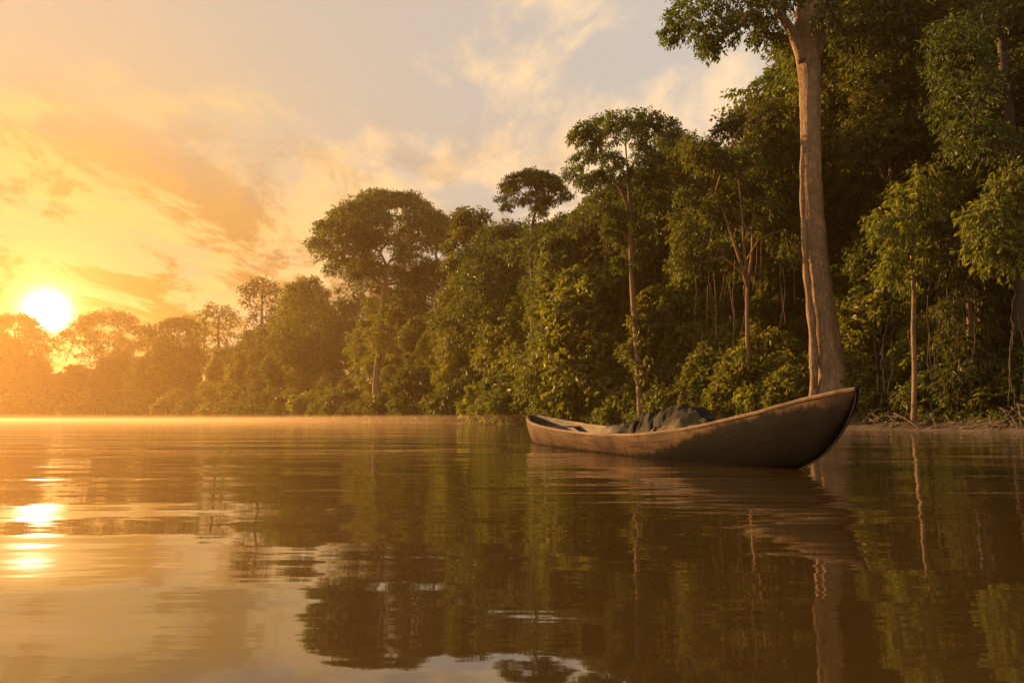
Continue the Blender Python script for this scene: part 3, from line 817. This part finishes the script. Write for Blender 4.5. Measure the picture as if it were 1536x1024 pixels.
# roots, fallen branches and hanging creepers on the right bank
def strand(name, pts, r0, r1, label, cat, group=None, mat="root", n=18, kink=0.04):
    g = Geo(); q = smooth_path(pts, n)
    L = np.linalg.norm(q[-1] - q[0]); q[1:-1] += rng.normal(size=(n - 2, 3)) * kink * L * 0.3
    loc = q[0].copy(); g.tube(q - loc, np.linspace(r0, r1, n), 7, 0.1)
    o = link(name, g.mesh(name, M[mat]))
    o.location = tuple(float(x) for x in loc)
    return tag(o, label, cat, group)
rng = np.random.default_rng(91)
rs = random.Random(4)
for i in range(26):
    u0 = rs.uniform(1285, 1545); o0 = rs.uniform(1.5, 3.0); u1 = u0 + rs.uniform(-45, 45); o1 = rs.uniform(.15, 1.0)
    a, b = on_bank(u0, o0), on_bank(u1, o1)
    a[2] += rs.uniform(.15, .5); mid = (a + b) / 2; mid[2] += rs.uniform(.05, .3); b[2] += 0.02
    strand("exposed_root", (a, mid, b), rs.uniform(.028, .06), rs.uniform(.01, .025), "bare brown root spilling down the muddy bank right of the canoe's bow", "root", "bare roots on the muddy bank", kink=.022)
for (u0, o0, u1, o1, h, r, lab) in ((1300, 1.6, 1352, 1.2, .45, .06, "forked-looking dead branch lying just right of the canoe's bow"), (1335, .5, 1372, .8, .12, .06, "fallen branch on the mud at the foot of the sapling"), (1490, .6, 1556, 1.8, .35, .07, "long dead branch slanting up the mud at the right edge"), (1440, .35, 1512, .45, .10, .05, "driftwood stick lying along the waterline right of the sapling"), (1395, .3, 1440, .9, .10, .045, "short crooked stick on the mud between sapling and creeper tree")):
    a, b = on_bank(u0, o0), on_bank(u1, o1); a[2] += .04; b[2] += h; m_ = (a + b) / 2; m_[2] += .08
    strand("fallen_branch", (a, m_, b), r, r * .4, lab, "branch", mat="root")
for i in range(16):
    uu = rs.uniform(1290, 1530); Y = on_bank(uu, 2.4)[1]; vt = rs.uniform(380, 520)
    a = at(uu, vt, Y); b = at(uu + rs.uniform(-12, 12), rs.uniform(585, 618), Y - rs.uniform(.2, 1.0))
    m_ = (a + b) / 2 + np.array((rs.uniform(-.3, .3), 0, 0))
    strand("hanging_vine", (a, m_, b), .025, .018, "thin bare vine hanging down over the shaded right bank", "vine", "bare vines over the right bank", mat="root", kink=.02)

for i in range(30):
    uu = rs.uniform(850, 1200); Y = on_bank(uu, rs.uniform(3.0, 7.0))[1]; vt = rs.uniform(300, 430) if uu > 1000 else rs.uniform(360, 460)
    a = at(uu, vt, Y); b = at(uu + rs.uniform(-8, 8), vt + rs.uniform(70, 150), Y - rs.uniform(.2, .8))
    m_ = (a + b) / 2 + np.array((rs.uniform(-.25, .25), 0, 0))
    strand("hanging_vine", (a, m_, b), .024, .014, "thin pale vine hanging in the forest wall above the slope behind the canoe", "vine", "pale vines hanging in the forest wall", mat="bark_pale", kink=.012)

# ------------------------------------------------------------------ the canoe
BO = np.array((0.57, 17.6, 0.0)); BD = unit(np.array((2.35, -9.5, 0.0))); BRZ = math.atan2(BD[1], BD[0])
def wood_material(name, dry, dark, wet_shade=None, streak=1.0, rough=0.6):
    m, t, out = material(name)
    tc = t.n("ShaderNodeTexCoord")
    o = tc.outputs["Object"]
    grain = t.noise(t.n("ShaderNodeMapping", Vector=o, Scale=(0.35, 7, 7)).outputs[0], 3.0, 8, 0.65, 0.3)
    run = t.noise(t.n("ShaderNodeMapping", Vector=o, Scale=(9, 9, 0.8)).outputs[0], 1.6, 6, 0.7)
    blot = t.noise(o, 1.3, 6, 0.6)
    f = t.math("ADD", t.math("MULTIPLY", grain, 0.55), t.math("MULTIPLY", blot, 0.5))
    col = t.ramp(f, [(0.40, dark), (0.60, dry)])
    crack = t.noise(t.n('ShaderNodeMapping', Vector=o, Scale=(0.22, 5, 5)).outputs[0], 2.6, 3, 0.5)
    col = t.mix(t.mapr(t.math('ABSOLUTE', t.math('SUBTRACT', crack, 0.5)), 0.0, 0.012, 0.85, 0.0), col, tuple(x * .3 for x in dark))
    col = t.mix(t.math("MULTIPLY", t.mapr(run, 0.5, 0.72, 0, 0.75), streak), col, tuple(x * .4 for x in dark))
    rg = rough
    if wet_shade:
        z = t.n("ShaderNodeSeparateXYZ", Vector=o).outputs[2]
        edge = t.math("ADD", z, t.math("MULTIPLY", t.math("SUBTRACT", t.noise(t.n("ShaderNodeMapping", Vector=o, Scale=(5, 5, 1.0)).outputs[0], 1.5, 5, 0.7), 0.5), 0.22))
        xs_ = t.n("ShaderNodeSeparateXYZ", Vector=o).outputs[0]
        lift = t.mapr(xs_, 6.6, 10.4, 0.0, 0.60)  # dark tone climbs towards the bow: its shaded side painted into the colour
        wet_shade_f = t.math("MAXIMUM", t.mapr(t.math("SUBTRACT", edge, lift), -0.01, 0.06, 1.0, 0.0), t.mapr(xs_, 10.1, 10.45, 0, .8))  # wet band at the waterline, plus painted shade on lower bow and tip
        col = t.mix(wet_shade_f, col, wet_shade)
        rg = t.mapr(wet_shade_f, 0, 1, rough, 0.7, False)
    adze = t.noise(t.n("ShaderNodeMapping", Vector=o, Scale=(1.6, 4, 4)).outputs[0], 2.2, 3, 0.5)
    bp = t.n("ShaderNodeBump", Strength=0.6, Distance=0.012, Height=t.math("ADD", t.math("MULTIPLY", grain, .35), t.math("ADD", t.math("MULTIPLY", run, .35), adze)))
    p = t.n("ShaderNodeBsdfPrincipled", Base_Color=col, Roughness=rg, Normal=bp.outputs[0])
    p.inputs["Specular IOR Level"].default_value = 0.06
    t.set(out, "Surface", p.outputs[0])
    return m
M["hull"] = wood_material("weathered_hull", (0.128, 0.074, 0.037), (0.028, 0.0165, 0.0095), (0.004, 0.0028, 0.002))  # last colour: wet waterline and the bow's painted shade
M["hull_in"] = wood_material("inner_hull", (0.11, 0.09, 0.062), (0.05, 0.042, 0.03))
M["tar"] = wood_material("tarred_wood", (0.012, 0.008, 0.006), (0.006, 0.0045, 0.0035), None, .6, .7)
M["rim"] = wood_material("worn_rim", (0.24, 0.155, 0.09), (0.10, 0.062, 0.036), None, .5, .5)

def cs(xs, ys):
    """smooth interpolation (Catmull-Rom style hermite) for the hull lines"""
    xs, ys = np.array(xs, float), np.array(ys, float); m = np.gradient(ys, xs)
    def f(x):
        i = np.clip(np.searchsorted(xs, x) - 1, 0, len(xs) - 2); h = xs[i + 1] - xs[i]; t = (x - xs[i]) / h
        return ys[i] * (1 + 2 * t) * (1 - t) ** 2 + m[i] * h * t * (1 - t) ** 2 + ys[i + 1] * t * t * (3 - 2 * t) + m[i + 1] * h * t * t * (t - 1)
    return f
ZG = cs((-.60, 0, 1, 2.5, 4, 5.5, 6.5, 7.5, 8.5, 9.45, 10.18, 10.65), (.605, .54, .455, .37, .315, .29, .295, .335, .425, .575, .715, .785))
YG = cs((-.60, -.48, -.2, .3, 1, 2.5, 4, 6, 7.5, 8.5, 9.45, 10.2, 10.55, 10.65), (.02, .11, .21, .33, .47, .61, .66, .68, .63, .52, .335, .15, .05, .02))
ZK = cs((-.60, -.48, -.25, 0, .5, 2, 5, 8, 9.2, 9.75, 10.12, 10.38, 10.57, 10.65), (.50, .33, .14, .0, -.10, -.17, -.2, -.18, -.10, .02, .17, .36, .56, .70))
def section(s, inset=0.0, n=15):
    zg, yg, zk = float(ZG(s)), max(float(YG(s)) - inset, 0.004), float(ZK(s)) + inset * 1.1
    bow = min(1, max(0, (s - 7.5) / 3.0)); q = np.linspace(0, 1, n)
    th = q * math.pi / 2
    y = np.sin(th) ** (0.75 + 0.35 * bow); zz = 1 - np.cos(th) ** (1.15)
    y = y * (0.94 + 0.06 * q); z = zk + (zg - zk) * ((1 - bow * .45) * zz + bow * .45 * q)
    return np.stack((np.full(n, s), y * yg, z), 1)
def canoe():
    T = thing("dugout_canoe", "long weathered wooden dugout canoe floating on the brown river", "canoe", tuple(BO), BRZ)
    S = np.concatenate((np.linspace(-.6, 0.3, 16), np.linspace(.45, 9, 60), np.linspace(9.1, 10.65, 26)))
    def shell(inset):
        rows = []
        for s in S:
            a = section(min(max(s, -.6 + inset * 1.2), 10.65 - inset * 2), inset)
            rows.append(np.concatenate((a[::-1] * (1, 1, 1), a[1:] * (1, -1, 1))))
        return np.array(rows)
    hull = None
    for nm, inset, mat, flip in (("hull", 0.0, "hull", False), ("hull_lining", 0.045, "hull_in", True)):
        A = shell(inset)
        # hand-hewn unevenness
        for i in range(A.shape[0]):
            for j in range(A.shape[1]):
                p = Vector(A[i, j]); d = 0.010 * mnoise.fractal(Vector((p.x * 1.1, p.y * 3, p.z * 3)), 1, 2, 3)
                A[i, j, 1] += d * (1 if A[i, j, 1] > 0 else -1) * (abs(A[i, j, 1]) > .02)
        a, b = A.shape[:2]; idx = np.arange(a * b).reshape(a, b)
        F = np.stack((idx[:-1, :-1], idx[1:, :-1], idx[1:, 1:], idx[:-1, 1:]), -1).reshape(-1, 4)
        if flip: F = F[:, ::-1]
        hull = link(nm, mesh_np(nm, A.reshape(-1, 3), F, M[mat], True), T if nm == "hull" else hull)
    # worn rim, one strip each side
    for sg in (1, -1):
        rows = []
        for s in S:
            zg, yg = float(ZG(s)), float(YG(s)); w = 0.0
            yi = max(yg - .046, -.0); yo = yg + .012
            j = 0.006 * mnoise.noise(Vector((s * 3.1, sg * 2.0, 0))) + 0.004 * mnoise.noise(Vector((s * 11, sg, 3)))
            rows.append([(s, sg * (yo - .004), zg - .024 + j), (s, sg * yo, zg - .004 + j), (s, sg * (yo - .010), zg + .011 + j), (s, sg * (yi + .008), zg + .011 + j), (s, sg * yi, zg - .002 + j), (s, sg * yi, zg - .034 + j)])
        A = np.array(rows); a, b = A.shape[:2]; idx = np.arange(a * b).reshape(a, b)
        nxt = np.roll(idx, -1, 1)
        F = np.stack((idx[:-1], idx[1:], nxt[1:], nxt[:-1]), -1).reshape(-1, 4)
        if sg < 0: F = F[:, ::-1]
        F2 = [tuple(idx[0][::-1]), tuple(idx[-1])]
        me = bpy.data.meshes.new("gunwale"); me.from_pydata(A.reshape(-1, 3).tolist(), [], [tuple(int(v) for v in f) for f in F] + [tuple(int(v) for v in f) for f in F2]); me.materials.append(M["rim"])
        me.polygons.foreach_set("use_smooth", np.full(len(me.polygons), False)); me.update()
        link("gunwale", me, T)
    # plank seats and floor board
    def plank(nm, s0, s1, y, z, th=.035):
        g = bpy.data.meshes.new(nm); v = []; nn = 8
        for i in range(nn + 1):
            s = s0 + (s1 - s0) * i / nn
            for (yy, zz) in ((-1, 0), (1, 0), (1, th), (-1, th)):
                v.append((s, yy * y(s), z + zz + .004 * math.sin(5 * s + yy)))
        f = [(4 * i + a, 4 * i + (a + 1) % 4, 4 * i + 4 + (a + 1) % 4, 4 * i + 4 + a) for i in range(nn) for a in range(4)] + [(3, 2, 1, 0), (4 * nn, 4 * nn + 1, 4 * nn + 2, 4 * nn + 3)]
        g.from_pydata(v, [], f); g.materials.append(M["rim"] if nm == "thwart" else M["hull_in"]); g.update(); link(nm, g, T)
    plank("thwart", 1.15, 1.42, lambda s: float(YG(s)) * .90, .335)
    plank("thwart", 3.35, 3.60, lambda s: float(YG(s)) * .93, .21)
    plank("thwart", 8.95, 9.15, lambda s: float(YG(s)) * .80, .36)
    plank("floor_board", .6, 8.6, lambda s: .17, -.10, .03)
    # bow stem cap
    g = Geo(); pts = [(10.66, 0, .80), (10.63, 0, .66), (10.53, 0, .50), (10.38, 0, .345), (10.12, 0, .158), (9.8, 0, .025), (9.5, 0, -.08)]
    g.tube(smooth_path(pts, 22), np.concatenate((np.linspace(.016, .008, 11), np.linspace(.008, .006, 11))), 8, .08)
    link("stem", g.mesh("stem", M["tar"]), hull.parent)
canoe()

def boat_pt(s, y, z): 
    n = np.array((-BD[1], BD[0], 0.0))
    return BO + BD * s + n * y + np.array((0, 0, z))

def cloth_material(name, a, b, rough=.55, spec=.4):
    m, t, out = material(name)
    tc = t.n("ShaderNodeTexCoord"); o = tc.outputs["Object"]
    n1 = t.noise(o, 3, 6, .6); n2 = t.noise(o, 26, 3, .6)
    col = t.mix(t.mapr(n1, .35, .65), a, b)
    bp = t.n("ShaderNodeBump", Strength=.5, Distance=.02, Height=t.math("ADD", n1, t.math("MULTIPLY", n2, .25)))
    p = t.n("ShaderNodeBsdfPrincipled", Base_Color=col, Roughness=rough, Normal=bp.outputs[0])
    p.inputs["Specular IOR Level"].default_value = spec
    t.set(out, "Surface", p.outputs[0]); return m
M["olive"] = cloth_material("olive_tarp", (.042, .032, .014), (.120, .090, .045), .8, .10)
M["black"] = cloth_material("black_plastic", (.010, .008, .006), (.030, .023, .015), .72, .07)
M["tan"] = cloth_material("tan_sacking", (.11, .078, .042), (.22, .155, .085), .8, .2)
M["khaki"] = cloth_material("khaki_sacking", (.045, .036, .019), (.105, .080, .044), .75, .25)

def heap(name, s0, s1, y0, y1, zb, ztop, mat, label, cat, seed, ridge=.06, n=(72, 44), prof=None, rot=.0, freq=1.0):
    """a crumpled cloth draped over a heap: dome profile with folds, closed underneath"""
    cs_, cy = (s0 + s1) / 2, (y0 + y1) / 2; a, b = (s1 - s0) / 2, (y1 - y0) / 2
    V = np.zeros((n[0], n[1], 3))
    off = Vector((seed * 3.7, seed * 1.3, seed))
    for i in range(n[0]):
        th = 2 * math.pi * i / n[0]
        for j in range(n[1]):
            r = (j + .001) / (n[1] - 1) * 1.0
            f = min(1.0, r / .80); skirt = max(0, (r - .80) / .20)
            x, y = math.cos(th) * f, math.sin(th) * f
            p = Vector((x * a, y * b, 0))
            hgt = (1 - f ** 2.6)
            if prof: hgt *= prof(x)
            q = p * 3.6 * freq + off
            w1 = 1 - abs(mnoise.noise(q + Vector((0, 0, .3)))) * 2.2
            w2 = 1 - abs(mnoise.noise(Vector((q.x * 1.9 + q.y * 1.1, q.y * 1.0 - q.x * .5, 7)))) * 2.2
            w3 = mnoise.fractal(q * 0.55, 1, 2, 3)
            z = zb + (ztop - zb) * max(0, hgt) + ridge * (w1 * .55 + w2 * .75 + w3 * 1.3) * (0.35 + .65 * min(1, 3 * (1 - f) + .25))
            k = 1 + .10 * mnoise.noise(Vector((math.cos(th) * 1.6, math.sin(th) * 1.6, seed))) + .05 * mnoise.noise(Vector((math.cos(th) * 5, math.sin(th) * 5, seed)))
            z = z * (1 - skirt) + (zb - .06) * skirt
            V[i, j] = (x * a * k + .03 * w3, y * b * min(k, 1.08) + .03 * w2 * b, z)
    idx = np.arange(n[0] * n[1]).reshape(n); nx = np.roll(idx, -1, 0)
    F = np.stack((idx[:, :-1], idx[:, 1:], nx[:, 1:], nx[:, :-1]), -1).reshape(-1, 4)
    o = link(name, mesh_np(name, V.reshape(-1, 3), F, M[mat], True))
    c = boat_pt(cs_, cy, 0); o.location = tuple(float(v) for v in c); o.rotation_euler = (0, 0, BRZ + rot)
    return tag(o, label, cat)
heap("tarpaulin", 6.1, 8.5, -.42, .42, .16, .56, "olive", "large olive tarpaulin draped over the main heap in the canoe", "tarpaulin", 3, .070, (150, 80), lambda x: 1.0 - .45 * max(0, x) ** 1.5)
heap("plastic_sheet", 6.45, 7.8, -.28, .30, .46, .640, "black", "crumpled black plastic sheet lying on top of the olive tarpaulin", "plastic sheet", 8, .060, (140, 70), lambda x: 1.0, .1, 1.5)
heap("plastic_sheet", 5.0, 6.8, -.32, .38, .16, .62, "black", "crumpled dark plastic sheet over the sacks at the low end of the cargo", "plastic sheet", 12, .075, (140, 70), lambda x: .75 + .35 * x, -.05, 1.5)
heap("tarpaulin", 4.55, 5.5, -.28, .34, .16, .44, "olive", "small folded drab tarpaulin lying flat nearest the stern", "tarpaulin", 17, .050, (110, 60), lambda x: .8 + .2 * x, .1, 1.4)
def sack(s, y, z, L, r, rz, mat, label, seed, tilt=0.0):
    n, k = 22, 26
    V = []
    for i in range(n):
        f = i / (n - 1)
        rr = r * (math.sin(math.pi * min(1, .07 + f * .86)) ** .55)
        if f > .88: rr *= .55 + .45 * abs((f - .92) / .08)
        for j in range(k):
            a = 2 * math.pi * j / k
            d = 1 + .16 * mnoise.fractal(Vector((math.cos(a) * 1.4, math.sin(a) * 1.4, f * 3 + seed * 5)), 1, 2, 4) + .05 * math.cos(a * 9 + seed) * abs(f - .5) * 2
            V.append(((f - .5) * L, math.cos(a) * rr * d * 1.15, math.sin(a) * rr * d * .9))
    idx = np.arange(n * k).reshape(n, k); nx = np.roll(idx, -1, 1)
    F = np.stack((idx[:-1], idx[1:], nx[1:], nx[:-1]), -1).reshape(-1, 4)
    me = mesh_np("sack", V, F, M[mat], True)
    o = link("sack", me); p = boat_pt(s, y, z); o.location = tuple(float(v) for v in p); o.rotation_euler = (tilt, 0, BRZ + rz)
    return tag(o, label, "sack")
sack(4.95, .27, .27, .62, .13, 1.1, "tan", "pale tan sack at the stern end of the cargo, leaning on the rim", 1)
sack(5.5, .30, .29, .66, .14, .9, "khaki", "khaki sack on the near rim, second from the stern end", 2)
sack(6.0, .30, .31, .70, .15, .75, "tan", "tan sack on the near rim tucked beside the olive tarpaulin", 3)
sack(6.5, .30, .33, .75, .16, .5, "khaki", "larger khaki sack bulging from under the olive tarpaulin", 4)
sack(5.45, -.30, .30, .7, .13, .2, "khaki", "drab sack on the far side behind the dark plastic", 6)

# ------------------------------------------------------------------ haze
def haze():
    m, t, out = material("river_haze")
    v = t.n("ShaderNodeVolumePrincipled", Color=(1.0, 0.64, 0.27), Density=0.00034, Anisotropy=0.60)
    t.set(out, "Volume", v.outputs[0])
    x0, x1, y0, y1, z0, z1 = -1010, 470, -340, 1120, -3.2, 74
    V = [(x0, y0, z0), (x1, y0, z0), (x1, y1, z0), (x0, y1, z0), (x0, y0, z1), (x1, y0, z1), (x1, y1, z1), (x0, y1, z1)]
    F = [(3, 2, 1, 0), (4, 5, 6, 7), (0, 1, 5, 4), (1, 2, 6, 5), (2, 3, 7, 6), (3, 0, 4, 7)]
    o = link("haze", mesh_np("haze", V, F, m)); o["kind"] = "stuff"
haze()
def mist():
    m, t, out = material("river_mist")
    v = t.n("ShaderNodeVolumePrincipled", Color=(1.0, 0.72, 0.42), Density=0.0038, Anisotropy=0.35)
    t.set(out, "Volume", v.outputs[0])
    P = [(1.5, 60), (-1.5, 76), (-8, 98), (-29, 145), (-66, 215), (-130, 315), (-222, 422), (-350, 530), (-520, 600), (-520, 300), (-150, 80), (-40, 44)]
    n = len(P)
    V = [(x, y, .03) for x, y in P] + [(x, y, .9) for x, y in P]
    me = bpy.data.meshes.new("mist")
    me.from_pydata(V, [], [tuple(range(n))[::-1], tuple(range(n, 2 * n))] + [(i, (i + 1) % n, n + (i + 1) % n, n + i) for i in range(n)])
    import bmesh
    b = bmesh.new(); b.from_mesh(me); bmesh.ops.recalc_face_normals(b, faces=b.faces); bmesh.ops.triangulate(b, faces=b.faces); b.to_mesh(me); b.free()
    me.materials.append(m)
    o = link("mist", me); o["kind"] = "stuff"
mist()

# ------------------------------------------------------------------ light and sky
sun_d = bpy.data.lights.new("sun", "SUN")
sun_d.energy = 5.0; sun_d.angle = R(0.5); sun_d.color = (1.0, 0.55, 0.20)
sun = bpy.data.objects.new("sun", sun_d); COL.objects.link(sun)
LEL, LAZ = R(12.0), R(-48.0)
ld_ = (math.sin(LAZ) * math.cos(LEL), math.cos(LAZ) * math.cos(LEL), math.sin(LEL))
sun.rotation_euler = Vector((-ld_[0], -ld_[1], -ld_[2])).to_track_quat("-Z", "Y").to_euler()
sun.location = (float(sd[0]) * 300, float(sd[1]) * 300, float(sd[2]) * 300)

def sky():
    w = bpy.data.worlds.new("World"); SC.world = w; w.use_nodes = True
    t = NT(w.node_tree); out = t.n("ShaderNodeOutputWorld")
    tc = t.n("ShaderNodeTexCoord"); d = t.vmath("NORMALIZE", tc.outputs["Generated"])
    sk = t.n("ShaderNodeTexSky", {"sky_type": "NISHITA", "sun_disc": False, "sun_elevation": LEL, "sun_rotation": LAZ, "air_density": 1.2, "dust_density": 2.2, "ozone_density": 1.0})
    xyz = t.n("ShaderNodeSeparateXYZ", Vector=d); dz = t.math("MAXIMUM", xyz.outputs[2], 0.0)
    cosg = t.vmath("DOT_PRODUCT", d, tuple(float(v) for v in sd))
    ang = t.math("MULTIPLY", t.math("ARCCOSINE", t.math("MINIMUM", cosg, 1.0)), 180 / math.pi)     # degrees from the sun
    inv = t.math("DIVIDE", 1.0, t.math("ADD", dz, 0.10))
    cx_, cy_ = t.math("MULTIPLY", xyz.outputs[0], inv), t.math("MULTIPLY", xyz.outputs[1], inv)
    cv = t.n("ShaderNodeCombineXYZ", X=cx_, Y=cy_).outputs[0]
    # high thin sheet and lower streaked deck; both live on a flat layer overhead
    m1 = t.n("ShaderNodeMapping", Vector=cv, Rotation=(0, 0, R(-12)), Scale=(1.0, 0.60, 1), Location=(8.8, 0.7, 0)).outputs[0]
    m2 = t.n("ShaderNodeMapping", Vector=cv, Rotation=(0, 0, R(-10)), Scale=(1.25, 0.62, 1), Location=(9.9, 4.6, 0)).outputs[0]
    n1 = t.noise(m1, 1.4, 12, 0.64, 0.4)
    n2 = t.noise(m2, 2.3, 12, 0.66, 0.45)
    thin = t.mapr(n1, 0.43, 0.59, 0.0, 1.0)
    deck = t.mapr(n2, 0.46, 0.58)
    a90 = t.math("DIVIDE", ang, 90.0)
    thin_c = t.ramp(a90, [(0.0, (.42, 0.25, 0.06)), (0.14, (.40, 0.265, 0.10)), (0.30, (0.46, 0.33, 0.185)), (0.55, (0.50, 0.37, 0.23)), (1.0, (0.46, 0.38, 0.29))])
    deck_c = t.ramp(a90, [(0.0, (.20, 0.09, 0.012)), (0.14, (0.155, 0.080, 0.022)), (0.30, (0.205, 0.128, 0.065)), (0.5, (0.25, 0.178, 0.118)), (1.0, (0.31, 0.255, 0.20))])
    clear_c = t.ramp(a90, [(0.0, (.34, 0.20, 0.04)), (0.12, (0.28, 0.21, 0.11)), (0.26, (0.285, 0.24, 0.185)), (0.5, (0.31, 0.278, 0.24)), (1.0, (0.35, 0.305, 0.25))])
    base = t.vmath("SCALE", sk.outputs[0]); base.node.inputs["Scale"].default_value = 0.05
    base = t.mix(0.85, t.vmath("MINIMUM", base, (0.36, 0.27, 0.19)), clear_c)
    c = t.mix(thin, base, thin_c)
    low = t.mapr(dz, 0.14, 0.40, 1.0, 0.0)
    c = t.mix(t.math("MULTIPLY", t.math("MULTIPLY", deck, low), 0.9), c, deck_c)
    # the sun itself and the bright air round it
    g1 = t.math("POWER", 2.718, t.math("MULTIPLY", t.math("POWER", t.math("DIVIDE", ang, 0.95), 2.0), -1.0))
    g2 = t.math("POWER", 2.718, t.math("MULTIPLY", t.math("DIVIDE", ang, 2.8), -1.0))
    def add(c, g, col, k):
        s = t.n("ShaderNodeVectorMath", {"operation": "SCALE"}); t.set(s, 0, col); t.set(s, "Scale", t.math("MULTIPLY", g, k))
        return t.vmath("ADD", c, s.outputs[0])
    c = add(c, g1, (1.0, 0.88, 0.60), 3.5)
    c = add(c, g2, (1.0, 0.62, 0.16), 0.6)
    bg = t.n("ShaderNodeBackground", Color=c, Strength=0.92)
    t.set(out, "Surface", bg.outputs[0])
sky()

# ------------------------------------------------------------------ render settings
SC.view_settings.view_transform = "Standard"
SC.view_settings.look = "None"
SC.view_settings.exposure = 1.25
SC.view_settings.gamma = 1.0
SC.render.engine = "CYCLES"
cy = SC.cycles
cy.max_bounces = 6; cy.diffuse_bounces = 2; cy.glossy_bounces = 3; cy.transmission_bounces = 3; cy.volume_bounces = 0; cy.transparent_max_bounces = 6
cy.use_denoising = True
cy.caustics_reflective = False; cy.caustics_refractive = False
cy.sample_clamp_indirect = 6.0
